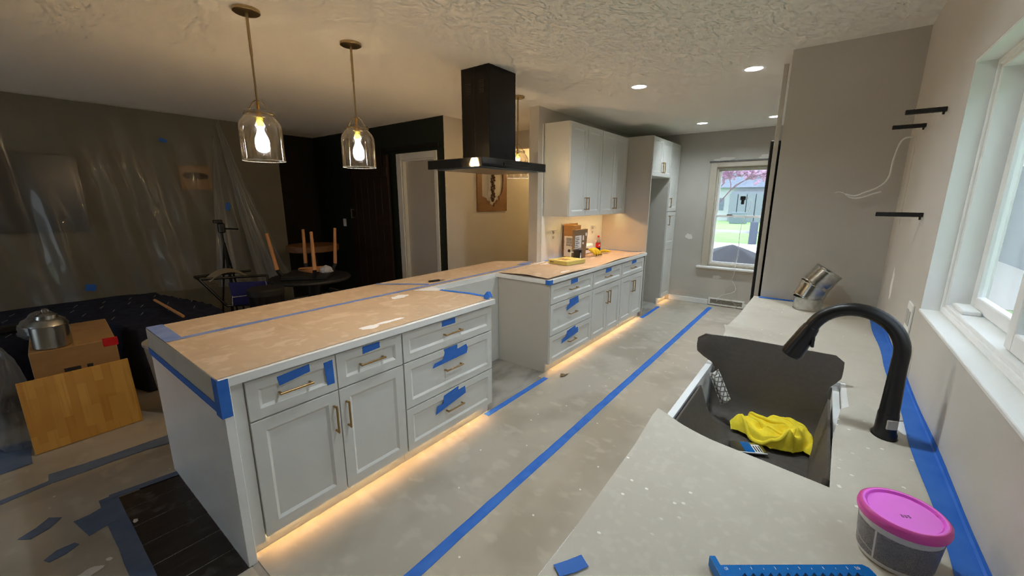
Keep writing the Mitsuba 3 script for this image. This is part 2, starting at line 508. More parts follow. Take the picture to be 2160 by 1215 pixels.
struct('trim_2', cbox(XS - 0.004, XS + 0.012, YB - 0.006, YB + 0.012, 1.0, ZT, .002), 'greige_paint', 'corner bead on the wall end')

# spackle patches on the walls
def blob(cx, cz, rx, rz, seed, n=22):
    a = np.arange(n) * 2 * PI / n
    k = 1 + 0.22 * np.sin(2 * a + seed) + 0.13 * np.sin(5 * a + 2.3 * seed)
    return Polygon(np.c_[cx + rx * k * np.cos(a), cz + rz * k * np.sin(a)])


for (cy, cz, ry, rz, s) in [(1.72, 1.07, .045, .05, 1), (1.25, 0.46, .05, .03, 2), (1.33, 2.235, .13, .03, 3), (0.80, 2.245, .08, .03, 4)]:
    part(wall_far, 'patch', extr(blob(cy, cz, ry, rz, s), 0.0015, 'x', XF - 0.0015), 'spackle', label='white spackle patch')
for (cx, cz, rx, rz, s) in [(3.10, 1.18, .035, .10, 1), (2.2, 0.985, .02, .09, 2), (3.3, 1.75, .03, .2, 5)]:
    part(wall_right, 'patch', extr(blob(cx, cz, rx, rz, s), 0.001, 'y', YR), 'spackle' if s < 2 else 'tan_trim', label='spackle smear')

bb = struct('baseboard_far', cat_(cbox(XF - 0.014, XF, 1.34, 1.95, 0.0, 0.085, .004), cbox(XF - 0.014, XF, 0.3, 0.83, 0.0, 0.085, .004)), 'white_paint', 'white baseboard under the far window')
# wall register
vent = thing('floor_register', 'white wall register with louvres low under the far window', 'vent')
part(vent, 'frame', extr(sbox(0.825, 0.015, 1.33, 0.125).difference(sbox(0.85, 0.035, 1.305, 0.105)), 0.018, 'x', XF - 0.018), 'white_paint')
part(vent, 'backing', box(XF - 0.004, XF - 0.002, 0.85, 1.305, 0.035, 0.105), 'cabinet_shadow')
for i in range(5):
    part(vent, 'louvre', rot(box(XF - 0.013, XF - 0.006, 0.85, 1.305, 0.042 + i * 0.0135, 0.045 + i * 0.0135), [0, 1, 0], 25, (XF - 0.009, 1, 0.043 + i * 0.0135)), 'tan_trim')

# ------------------------------------------------------------------ floor coverings
def wav(a, s):
    return lambda x, y: a * meshkit.fbm(np.c_[np.asarray(x) * s, np.asarray(y) * s, np.zeros(len(np.atleast_1d(x)))], 2)


fz = 0.001
aisle_near = Polygon([(-1.2, 0.36), (6.9, 0.36), (6.9, 1.262), (-1.2, 1.262)])
aisle_far = Polygon([(0.53, 1.258), (6.9, 1.258), (6.9, 1.995), (6.30, 2.0), (6.28, 1.93), (5.55, 1.925), (5.54, 1.984), (3.0, 1.984), (2.99, 1.90), (2.25, 1.90), (2.24, 1.942), (0.53, 1.942)])
solo('floor_paper', sheet(aisle_near, wav(0.004, 2.5), 0.001, 0.12), 'floor_paper', 'brown floor paper along the right counter, this side of the long blue tape', 'floor paper', smooth=40)
solo('floor_paper', sheet(aisle_far, wav(0.004, 2.5), 0.0012, 0.12), 'floor_paper', 'brown floor paper between the long blue tape and the glowing toe kicks', 'floor paper', smooth=40)
left_paper = Polygon([(-2.6, 1.26), (0.50, 1.258), (0.50, 1.90), (0.215, 1.9), (0.215, 2.965), (0.47, 2.93), (2.2, 3.12), (3.6, 3.12), (3.6, 5.6), (2.2, 6.3), (-2.6, 6.3)])
solo('floor_paper', sheet(left_paper, wav(0.003, 2.0), 0.001, 0.15), 'floor_paper', 'dusty floor paper beyond the white end panel with scuffed blue tape on it', 'floor paper', smooth=40)
# dark planks left bare
fl = 'floor'
for i, (y0, y1) in enumerate([(1.88, 2.06), (2.065, 2.245), (2.25, 2.43), (2.435, 2.615), (2.62, 2.80), (2.805, 2.985)]):
    part(fl, 'plank', cbox(0.18, 0.505, y0, y1, -0.004, 0.0022, .0015), 'dark_plank', label='bare dark floor plank')

ztape = 0.0058


def strip(p, q, w, z, matn, label, cat='tape', group=None, ragged=0.004, thick=0.0008, zf=None, name='tape_strip'):
    """A strip of tape from p to q on a level surface, with slightly ragged edges."""
    p, q = np.array(p, float), np.array(q, float)
    L = np.linalg.norm(q - p)
    d = (q - p) / L
    nrm = np.array([-d[1], d[0]])
    n = max(3, int(L / 0.12))
    t = np.linspace(0, 1, n)
    r = np.random.default_rng(int(1000 * (abs(p[0]) + abs(q[1]) + w)))
    up = p + t[:, None] * (q - p) + nrm * (w / 2 + ragged * (r.random(n)[:, None] - 0.5))
    lo = p + t[:, None] * (q - p) - nrm * (w / 2 + ragged * (r.random(n)[:, None] - 0.5))
    poly = Polygon(np.vstack([lo, up[::-1]]))
    m = sheet(poly, zf or (lambda x, y: np.full(len(x), z)), thick, 0.06)
    return solo(name, m, matn, label, cat, group)


FT = wav(0.004, 2.5)
strip((0.60, 1.26), (6.75, 1.262), 0.062, 0, 'blue_tape', 'long blue tape strip running down the middle of the aisle floor', zf=lambda x, y: FT(x, y) + 0.0022)
strip((2.16, 1.905), (3.02, 1.905), 0.05, 0, 'blue_tape', 'blue tape across the floor gap between island and far base cabinets', zf=lambda x, y: FT(x, y) + 0.0024)
strip((5.52, 1.905), (6.30, 1.915), 0.05, 0, 'blue_tape', 'blue tape on the floor before the empty tall niche', zf=lambda x, y: FT(x, y) + 0.0024)
strip((0.185, 1.2), (0.185, 3.01), 0.075, 0, 'dusty_tape', 'dusty blue tape along the bare dark planks', zf=lambda x, y: np.full(len(x), 0.0046))
strip((0.19, 3.0), (0.52, 2.95), 0.05, 0, 'dusty_tape', 'dusty blue tape across the far end of the bare dark planks', zf=lambda x, y: np.full(len(x), 0.0056))
strip((0.06, 2.80), (0.175, 2.82), 0.20, 0, 'dusty_tape', 'wide torn patch of dusty blue tape beside the bare planks', zf=lambda x, y: np.full(len(x), 0.0050), ragged=0.05)
strip((-0.07, 2.66), (0.03, 2.70), 0.055, 0, 'dusty_tape', 'short blue tape scrap lying nearest the left edge of the bare planks', zf=lambda x, y: np.full(len(x), 0.0050), ragged=0.03)
strip((-0.12, 2.93), (-0.01, 3.02), 0.06, 0, 'dusty_tape', 'small slanting blue tape scrap on the floor paper', zf=lambda x, y: np.full(len(x), 0.0050), ragged=0.03)
strip((0.0, 3.50), (0.72, 3.44), 0.12, 0, 'dusty_tape', 'wide scuffed blue tape band on the floor before the leaning wooden panel', zf=lambda x, y: np.full(len(x), 0.0046), ragged=0.03)
strip((-0.75, 3.33), (0.10, 3.47), 0.05, 0, 'dusty_tape', 'narrow scuffed blue tape running left from the wide floor band', zf=lambda x, y: np.full(len(x), 0.0044), ragged=0.015)
strip((-0.9, 4.02), (-0.04, 4.0), 0.42, 0, 'dusty_tape', 'broad bluish sheet on the floor left of the leaning panel', cat='tape', zf=lambda x, y: np.full(len(x), 0.0048), ragged=0.02)
for i, (x, y, rx, ry) in enumerate([(0.02, 2.42, .055, .035), (-0.26, 3.14, .03, .05), (-0.09, 1.98, .02, .02), (0.11, 2.45, .012, .012), (0.24, 2.66, .012, .014)]):
    part('floor_paper_002' if i < 4 else fl, 'plaster_spot', mv(sheet(blob(x, y, rx, ry, i + 1), lambda a, b: np.full(len(a), 0.0046), 0.001, 0.05)), 'spackle', label='dried plaster splash')
# litter by the toe kick of the far base cabinet
solo('paper_scrap', rot(sheet(Polygon([(3.10, 1.80), (3.16, 1.83), (3.22, 1.77), (3.14, 1.78)]), lambda x, y: 0.006 + 0.01 * np.abs(np.sin(60 * x)), 0.001, 0.01), [0, 0, 1], 0), 'cardboard_dark', 'torn paper scrap on the floor at the lit toe kick corner', 'paper scrap')

# ------------------------------------------------------------------ cabinets
def front_local(w, h, fr=0.058, hh=0.020, inner=True):
    """A framed door or drawer front in (u, v, height)."""
    loops = [(0, 0), (0, hh - 0.0015), (0.0015, hh)]
    if inner:
        loops += [(fr - 0.001, hh), (fr + 0.002, hh - 0.002), (fr + 0.013, hh - 0.0095), (fr + 0.016, hh - 0.0095)]
    V, F = [], []
    for (i, z) in loops:
        V += [[i, i, z], [w - i, i, z], [w - i, h - i, z], [i, h - i, z]]
    n = len(loops)
    for k in range(n - 1):
        for j in range(4):
            a, b = 4 * k + j, 4 * k + (j + 1) % 4
            F += [[a, b, b + 4], [a, b + 4, a + 4]]
    e = 4 * (n - 1)
    F += [[e, e + 1, e + 2], [e, e + 2, e + 3], [0, 2, 1], [0, 3, 2]]
    return np.array(V, float), np.array(F)


def front(x0, x1, z0, z1, y, fr=0.058, inner=True):
    """Front facing -y with its back at y."""
    V, F = front_local(x1 - x0, z1 - z0, fr, inner=inner)
    return trimesh.Trimesh(np.c_[x0 + V[:, 0], y - V[:, 2], z0 + V[:, 1]], F, process=False)


def pull(cx, cz, y, L, vertical=False, s=0.0095):
    """Square bar pull facing -y on a front whose face is at y."""
    h = L / 2
    if vertical:
        ms = [cbox(cx - s / 2, cx + s / 2, y - 0.034, y - 0.034 + s, cz - h, cz + h, .002)] + \
             [cbox(cx - s / 2, cx + s / 2, y - 0.028, y, cz + k * (h - s) - s / 2 , cz + k * (h - s) + s / 2, .0015) for k in (-1, 1)]
    else:
        ms = [cbox(cx - h, cx + h, y - 0.034, y - 0.034 + s, cz - s / 2, cz + s / 2, .002)] + \
             [cbox(cx + k * (h - s) - s / 2, cx + k * (h - s) + s / 2, y - 0.028, y, cz - s / 2, cz + s / 2, .0015) for k in (-1, 1)]
    return cat_(ms)


G = 0.0025


def drawer(cab, x0, x1, z0, z1, y, hl=0.16, fr=0.048):
    d = part(cab, 'drawer', front(x0 + G, x1 - G, z0 + G, z1 - G, y, fr), 'cabinet_paint')
    part(d, 'handle', pull((x0 + x1) / 2, (z0 + z1) / 2 - 0.002, y - 0.0115, hl), 'bronze', label='bronze bar pull')


def door(cab, x0, x1, z0, z1, y, hx, hz, hl=0.155, fr=0.058):
    d = part(cab, 'door', front(x0 + G, x1 - G, z0 + G, z1 - G, y, fr), 'cabinet_paint')
    if hx is not None:
        part(d, 'handle', pull(hx, hz, y - 0.020, hl, True), 'bronze', label='bronze bar pull')


YI = 1.925      # back of the island fronts (faces at 1.905)
isl = thing('base_cabinet', 'light gray island base cabinet with two drawers over two doors beside the white end panel', 'cabinet', 'gray base cabinets')
part(isl, 'body', cat_(box(0.528, 1.412, YI, 2.56, 0.088, 0.882)), 'cabinet_side')
part(isl, 'filler', cbox(0.530, 0.580, YI - 0.012, YI, 0.06, 0.882, .001), 'cabinet_paint')
part(isl, 'toe_kick', box(0.53, 1.412, 1.945, 1.96, 0.0, 0.088), 'cabinet_paint')
drawer(isl, 0.583, 1.000, 0.678, 0.872, YI)
drawer(isl, 1.000, 1.414, 0.678, 0.872, YI)
door(isl, 0.583, 1.000, 0.080, 0.675, YI, 0.967, 0.529)
door(isl, 1.000, 1.414, 0.080, 0.675, YI, 1.036, 0.529)
isl2 = thing('base_cabinet', 'light gray island base cabinet with three deep drawers next to the open range gap', 'cabinet', 'gray base cabinets')
part(isl2, 'body', box(1.414, 2.238, YI, 2.56, 0.088, 0.882), 'cabinet_side')
part(isl2, 'toe_kick', box(1.414, 2.225, 1.945, 1.96, 0.0, 0.088), 'cabinet_paint')
drawer(isl2, 1.418, 2.238, 0.680, 0.872, YI, 0.165)
drawer(isl2, 1.418, 2.238, 0.373, 0.677, YI, 0.165)
drawer(isl2, 1.418, 2.238, 0.080, 0.370, YI, 0.165)
# back panel across the range gap and along the seating side
pen = thing('peninsula_panel', 'pale gray panel closing the back of the range gap under the counter', 'panel')
part(pen, 'front_board', box(0.53, 3.945, 2.565, 2.59, 0.0, 0.882), 'cabinet_paint')
part(pen, 'back_board', box(0.53, 3.925, 2.60, 2.62, 0.0, 0.882), 'cabinet_side')

YC = 1.968
cb = thing('base_cabinet', 'light gray base cabinet with three drawers at the near end of the far counter run', 'cabinet', 'gray base cabinets')
part(cb, 'body', cat_(box(3.135, 4.012, YC, 2.56, 0.088, 0.882), box(3.118, 3.136, 1.986, 2.56, 0.0, 0.882), box(3.118, 3.136, YC - 0.018, 1.986, 0.088, 0.882)), 'cabinet_side')
part(cb, 'toe_kick', box(3.136, 4.012, 1.988, 2.002, 0.0, 0.088), 'cabinet_paint')
drawer(cb, 3.14, 4.012, 0.676, 0.866, YC)
drawer(cb, 3.14, 4.012, 0.362, 0.673, YC)
drawer(cb, 3.14, 4.012, 0.080, 0.359, YC)
for (a, b, lab) in [(4.012, 4.808, 'gray base cabinet with drawer over two doors in the middle of the far run'), (4.808, 5.585, 'light gray base cabinet with one drawer over two doors beside the tall niche')]:
    cb = thing('base_cabinet', lab, 'cabinet', 'gray base cabinets')
    part(cb, 'body', box(a, b, YC, 2.56, 0.088, 0.882), 'cabinet_side')
    part(cb, 'toe_kick', box(a, b, 1.988, 2.002, 0.0, 0.088), 'cabinet_paint')
    drawer(cb, a + .004, b - .004, 0.676, 0.866, YC)
    m = (a + b) / 2
    door(cb, a + .004, m, 0.080, 0.673, YC, m - 0.035, 0.52)
    door(cb, m, b - .004, 0.080, 0.673, YC, m + 0.035, 0.52)

# wall cabinets
YU = 2.32
for (a, b, lab) in [(4.05, 4.845, 'light gray wall cabinet with two doors nearest the range hood'), (4.845, 5.645, 'light gray wall cabinet with two doors touching the tall side panel')]:
    wc = thing('wall_cabinet', lab, 'cabinet', 'gray wall cabinets')
    part(wc, 'body', cat_(box(a, b, YU, YB - 0.003, 1.482, 2.478), box(a, b, YU, YU + 0.02, 1.456, 1.482), box(a, a + 0.018, YU + 0.02, YB - 0.003, 1.456, 1.482)), 'cabinet_paint')
    m = (a + b) / 2
    door(wc, a + .003, m, 1.456, 2.475, YU, m - 0.033, 1.60, 0.15)
    door(wc, m, b - .003, 1.456, 2.475, YU, m + 0.033, 1.60, 0.15)

# tall block: side panel, niche, pantry
tp = solo('side_panel', cbox(5.65, 5.67, 1.955, YB - 0.003, 0.0, 2.485, .0015), 'cabinet_side', 'tall light gray side panel between the far counter and the empty niche', 'panel')
YP = 1.975
nc = thing('niche_cabinet', 'light gray two door cabinet over the empty refrigerator niche', 'cabinet')
part(nc, 'body', box(5.672, 6.496, YP, YB - 0.003, 1.965, 2.485), 'cabinet_paint')
m = (5.672 + 6.496) / 2
door(nc, 5.675, m, 1.965, 2.482, YP, m - 0.035, 2.09, 0.15)
door(nc, m, 6.494, 1.965, 2.482, YP, m + 0.035, 2.09, 0.15)
pc = thing('pantry_cabinet', 'tall narrow light gray pantry cabinet in the corner by the far wall', 'cabinet')
part(pc, 'body', cat_(box(6.50, 6.925, YP, YB - 0.003, 0.09, 2.485), box(6.50, 6.925, YP + 0.05, YB - 0.003, 0.0, 0.09)), 'cabinet_side')
part(pc, 'toe_kick', box(6.45, 6.9, YP + 0.03, YP + 0.045, 0.0, 0.088), 'cabinet_paint')
door(pc, 6.503, 6.922, 1.467, 2.482, YP, 6.545, 1.60, 0.15)
d1 = part(pc, 'door', cat_(front(6.503 + G, 6.922 - G, 0.09, 0.93, YP), front(6.503 + G, 6.922 - G, 0.93, 1.462, YP)), 'cabinet_paint')
part(d1, 'handle', pull(6.545, 1.33, YP - 0.02, 0.15, True), 'bronze', label='bronze bar pull')

# right hand base run under the sink counter
rb = thing('base_cabinet', 'gray base cabinet run under the sink counter, seen only at its top edge', 'cabinet')
part(rb, 'body', cat_(box(-1.0, 1.22, YR + 0.01, 0.33, 0.1, 0.882), box(2.08, 3.55, YR + 0.01, 0.33, 0.1, 0.882), box(1.22, 2.08, YR + 0.01, 0.33, 0.1, 0.66)), 'cabinet_side')
part(rb, 'toe_kick', box(-1.0, 3.55, YR + 0.01, 0.27, 0.0, 0.1), 'cabinet_paint')

# ------------------------------------------------------------------ counters
ZC = 0.92
ct = thing('countertop', 'white quartz countertop wrapping island and range gap with a waterfall end', 'countertop')
top = Polygon([(0.49, 1.885), (2.258, 1.885), (2.258, 2.58), (3.10, 2.58), (3.10, 1.935), (5.645, 1.935), (5.645, YB - 0.012), (XS - 0.003, YB - 0.012), (XS - 0.003, 2.84), (3.72, 3.11), (0.49, 3.03)])
part(ct, 'slab', extr(top, 0.036, 'z', 0.884), 'quartz')
part(ct, 'waterfall_panel', cbox(0.49, 0.526, 1.885, 3.03, 0.0, 0.8835, .0015), 'quartz')
rct = thing('countertop', 'white quartz countertop around the sink under brown paper', 'countertop')
rtop = Polygon([(-1.0, YR + 0.004), (3.565, YR + 0.004), (3.565, 0.362), (2.03, 0.362), (2.03, -0.135), (1.23, -0.135), (1.23, 0.362), (-1.0, 0.362)])
part(rct, 'slab', extr(rtop, 0.036, 'z', 0.884), 'quartz')
bs = solo('backsplash', box(4.02, 5.648, YB - 0.011, YB - 0.001, ZC, 1.456), 'quartz', 'pale marble backsplash lit by the strip under the wall cabinets', 'backsplash')
solo('edge_trim', cbox(4.008, 4.019, YB - 0.013, YB - 0.001, ZC, 2.47, .001), 'white_paint', 'white edge strip at the left end of the backsplash', 'trim')

# paper over the counters
def isl_z(x, y):
    w = 0.003 * meshkit.fbm(np.c_[x * 4, y * 4, x * 0], 2)
    lift = 0.05 * np.clip((x - 1.75) / 0.5, 0, 1) ** 2 * np.clip((2.62 - y) / 0.7, 0, 1) * np.clip((y - 1.9) / 0.25, 0, 1)
    return ZC + 0.0008 + w + lift * 0.35


ip1 = Polygon([(0.488, 1.905), (1.2, 1.912), (2.235, 1.915), (2.235, 2.30), (2.05, 2.62), (0.488, 2.645)])
p1 = solo('counter_paper', sheet(ip1, isl_z, 0.0012, 0.06), 'kraft_paper', 'large kraft paper sheet on the island top, in front of the lengthwise tape', 'counter paper', smooth=40)
ip2 = Polygon([(0.488, 2.63), (2.3, 2.60), (3.72, 2.60), (3.95, 2.64), (3.92, 2.84), (3.72, 3.10), (0.488, 3.025)])
p2 = solo('counter_paper', sheet(ip2, lambda x, y: ZC + 0.0005 + 0.003 * meshkit.fbm(np.c_[x * 4, y * 4, x * 0], 2), 0.001, 0.06), 'kraft_paper', 'kraft paper strip along the seating side of the island', 'counter paper', smooth=40)


def fold_z():
    V = np.array([[[0.4885 - 0.001, y, ZC + 0.002 - s * 0.145] for s in np.linspace(0, 1, 6)] for y in np.linspace(1.912, 3.02, 20)])
    V[..., 0] -= 0.0025 * meshkit.noise(V * 9)
    return thicken(quadgrid(V), 0.001)


part(p1, 'end_flap', fold_z(), 'counter_paper', label='paper flap folded down over the waterfall end')


def far_z(x, y):
    w = 0.003 * meshkit.fbm(np.c_[x * 4, y * 4, x * 0], 2)
    lift = 0.022 * np.clip((3.75 - x) / 0.6, 0, 1) * np.clip(1 - np.abs(y - 2.2) / 0.4, 0, 1) + 0.014 * np.clip((2.1 - y) / 0.12, 0, 1) * (0.5 + 0.5 * np.sin(x * 5.5 + 0.8))
    return ZC + 0.0022 + w + lift


ip3 = Polygon([(3.115, 1.965), (3.6, 1.945), (5.62, 1.95), (5.63, 2.61), (4.05, 2.60), (3.96, 2.572), (3.3, 2.572), (3.12, 2.562)])
p3 = solo('counter_paper', sheet(ip3, far_z, 0.0012, 0.05), 'kraft_paper', 'kraft paper on the far counter run with a curled near corner', 'counter paper', smooth=40)
for nm, holder, pts, zz in [('tear', p1, (1.86, 2.50, .065, .05, 1), isl_z), ('tear', p1, (1.42, 2.03, .095, .022, 2), isl_z), ('tear', p1, (1.28, 2.02, .06, .03, 4), isl_z), ('tear', p3, (3.95, 2.5, .12, .03, 3), far_z), ('tear', p3, (3.52, 2.02, .11, .018, 5), far_z), ('tear', p3, (4.7, 2.3, .05, .02, 2), far_z)]:
    x, y, rx, ry, s = pts
    part(holder, nm, sheet(blob(x, y, rx, ry, s), lambda a, b, zz=zz: zz(a, b) + 0.0014, 0.0004, 0.03), 'paper_white', label='torn pale spot where the paper top layer is missing')
TC = lambda x, y: isl_z(x, y) + 0.0016
strip((0.53, 2.645), (3.80, 2.645), 0.042, 0, 'pale_tape', 'long pale blue tape lengthwise over the island paper seam', zf=TC)
strip((0.525, 2.625), (0.525, 3.03), 0.075, 0, 'pale_tape', 'wide pale blue tape across the back of the waterfall edge', zf=lambda x, y: isl_z(x, y) + 0.0028)
strip((2.03, 3.05), (2.30, 2.68), 0.045, 0, 'pale_tape', 'short pale blue tape crossing the seating strip near the range gap', zf=lambda x, y: isl_z(x, y) + 0.0028)
strip((3.66, 2.71), (3.90, 2.69), 0.06, 0, 'pale_tape', 'crumpled pale blue tape at the wall end on the peninsula corner', zf=lambda x, y: isl_z(x, y) + 0.0045, ragged=0.03)
strip((2.20, 2.42), (2.255, 1.96), 0.035, 0, 'blue_tape', 'blue tape along the range gap edge of the island paper', zf=lambda x, y: isl_z(x, y) + 0.003, ragged=0.012)
strip((4.06, 2.605), (5.62, 2.60), 0.036, 0, 'blue_tape', 'blue tape at the foot of the backsplash', zf=lambda x, y: far_z(x, y) + 0.0016)
strip((5.62, 2.58), (5.62, 2.0), 0.036, 0, 'blue_tape', 'blue tape at the foot of the tall side panel', zf=lambda x, y: far_z(x, y) + 0.0018)
# crumpled tape end on the island corner
tcr = np.array([[2.23 + 0.03 * math.cos(a) * (1 + .2 * math.sin(3 * a)), 1.93 + 0.02 * math.sin(a), 0.90 + 0.012 * a + 0.012 * math.sin(2 * a)] for a in np.linspace(0, 5.5, 26)])
V = np.stack([tcr + [0, -0.012, -0.018], tcr + [0.004, 0.014, 0.02]], 1)
solo('tape_strip', thicken(quadgrid(V), 0.001), 'blue_tape', 'crumpled blue tape end curling off the island corner at the range gap', 'tape')


def vtape(poly, y, label, group='blue tape pieces on the drawers'):
    """Tape stuck on a front facing -y: polygon in (x, z)."""
    return solo('tape_piece', extr(Polygon(poly), 0.0012, 'y', y - 0.0012), 'blue_tape', label, 'tape', group)


yi, yc = YI - 0.0202, YC - 0.0202
vtape([(0.715, 0.852), (0.865, 0.866), (0.866, 0.827), (0.722, 0.806)], yi, 'long blue tape piece on the top edge of the first island drawer')
vtape([(0.935, 0.846), (0.982, 0.85), (0.984, 0.722), (0.945, 0.722)], yi, 'upright blue tape piece on the right side of the first island drawer')
vtape([(1.155, 0.868), (1.262, 0.868), (1.262, 0.832), (1.153, 0.826)], yi, 'blue tape piece on the top edge of the second island drawer')
vtape([(1.735, 0.870), (1.856, 0.870), (1.856, 0.832), (1.735, 0.832)], yi, 'blue tape piece at the top of the upper wide island drawer')
vtape([(1.64, 0.572), (1.66, 0.60), (1.735, 0.605), (1.75, 0.65), (1.742, 0.675), (1.87, 0.675), (1.868, 0.64), (1.955, 0.652), (1.972, 0.622), (1.96, 0.585)], yi, 'stepped blue tape patch on the middle island drawer')
vtape([(1.65, 0.235), (1.67, 0.29), (1.72, 0.29), (1.73, 0.345), (1.87, 0.365), (1.868, 0.335), (1.935, 0.34), (1.94, 0.285)], yi, 'stepped blue tape patch on the lowest island drawer')
vtape([(3.52, 0.865), (3.66, 0.864), (3.66, 0.822), (3.52, 0.818)], yc, 'blue tape piece at the top of the near far-run drawer')
vtape([(3.45, 0.56), (3.46, 0.60), (3.50, 0.62), (3.50, 0.665), (3.68, 0.672), (3.70, 0.60), (3.66, 0.595)], yc, 'stepped blue tape patch on the middle drawer of the far run')
vtape([(3.36, 0.235), (3.38, 0.275), (3.45, 0.285), (3.47, 0.34), (3.64, 0.358), (3.65, 0.33), (3.70, 0.325), (3.71, 0.27)], yc, 'stepped blue tape patch on the bottom drawer of the far run')
vtape([(4.34, 0.864), (4.49, 0.864), (4.49, 0.822), (4.33, 0.818)], yc, 'blue tape piece on the drawer of the middle far base cabinet')
vtape([(5.14, 0.864), (5.29, 0.864), (5.29, 0.826), (5.13, 0.822)], yc, 'blue tape piece on the drawer beside the tall niche')
solo('tape_piece', cat_(box(3.096, 3.0995, 1.934, 1.98, 0.878, 0.922), box(3.096, 3.15, 1.9325, 1.934, 0.878, 0.922)), 'blue_tape', 'blue tape wrapped round the near corner of the far countertop', 'tape')
# tape on the waterfall end
solo('tape_strip', cat_(box(0.4825, 0.4838, 1.885, 3.03, 0.765, 0.805)), 'blue_tape', 'blue tape holding the folded paper flap along the waterfall end', 'tape')
solo('tape_strip', cat_(box(0.4812, 0.4822, 1.883, 1.945, 0.752, 0.925), box(0.4812, 0.522, 1.8825, 1.8840, 0.752, 0.922)), 'blue_tape', 'upright blue tape wrapped round the near waterfall corner', 'tape')

# things on the island
kn = thing('utility_knife', 'small dark knife left on the seating strip near the range gap', 'knife')
part(kn, 'handle', rot(cbox(2.36, 2.47, 2.72, 2.745, ZC + 0.004, ZC + 0.018, .004), [0, 0, 1], -12, (2.4, 2.73, 0)), 'matte_black')
part(kn, 'blade', rot(box(2.47, 2.52, 2.726, 2.74, ZC + 0.008, ZC + 0.010), [0, 0, 1], -12, (2.4, 2.73, 0)), 'steel')

# ------------------------------------------------------------------ lamps
def led(name, x0, x1, y0, y1, z, label, gain=1.0):
    key = thing(name, label, 'light strip', 'warm led strips')
    part(key, 'channel', box(x0, x1, y0 - 0.002, y1 + 0.002, z + 0.0003, z + 0.0013), 'white_plastic')
    v = np.array([[x0, y0, z], [x1, y0, z], [x1, y1, z], [x0, y1, z]], float)
    m = trimesh.Trimesh(v, [[0, 2, 1], [0, 3, 2]], process=False)
    scene[key + '__diffuser'] = {**mikit.ply(m, 'lamp_white'), 'emitter': {'type': 'area', 'radiance': rgb(np.array([1.0, 0.54, 0.20]) * STRIP * gain)}}


led('led_strip', 0.535, 2.22, 1.930, 1.938, 0.0865, 'warm led strip glowing along the island toe kick')
led('led_strip', 3.15, 5.57, 1.973, 1.981, 0.0865, 'warm led strip glowing along the far base cabinet toe kick')
led('led_strip', 6.52, 6.90, YP + 0.008, YP + 0.016, 0.0855, 'short warm led strip under the pantry cabinet')
led('led_strip', 4.08, 5.63, 2.385, 2.392, 1.477, 'warm led strip under the wall cabinets above the backsplash', 4.5)

for i, (x, y) in enumerate(RECESSED):
    seen = i < 4
    lab = ['recessed ceiling light over the fridge wall end of the aisle', 'recessed ceiling light over the middle of the aisle nearest the hood', 'recessed ceiling light before the far wall, left of the pair', 'small recessed ceiling light half hidden by the tall fridge wall',
           'recessed ceiling light over the island front just above the picture', 'recessed ceiling light above the sink'][i]
    k = thing('recessed_light', lab, 'ceiling light', 'recessed ceiling lights')
    part(k, 'trim_ring', mv(lathe([(RL - 0.004, 0.0), (RL - 0.004, -0.002), (RL + 0.012, -0.004), (RL + 0.017, -0.001), (RL + 0.017, 0.0)], 32), x, y, ZT), 'lamp_white', smooth=40)
    part(k, 'baffle', mv(lathe([(RL - 0.004, 0.035), (RL - 0.004, 0.0)], 32), x, y, ZT), 'lamp_white', smooth=40)
    part(k, 'housing', mv(lathe([(0.0, 0.05), (RL, 0.05), (RL, 0.037)], 24), x, y, ZT), 'lamp_white')
    a = np.arange(24) * 2 * PI / 24
    v = np.vstack([np.c_[x + (RL - 0.005) * np.cos(a), y + (RL - 0.005) * np.sin(a), np.full(24, ZT + 0.034)], [[x, y, ZT + 0.034]]])
    m = trimesh.Trimesh(v, [[(j + 1) % 24, j, 24] for j in range(24)], process=False)
    scene[k + '__lens'] = {**mikit.ply(m, 'lamp_white'), 'emitter': {'type': 'area', 'radiance': rgb(np.array([0.96, 1.07, 1.12]) * LAMP)}}

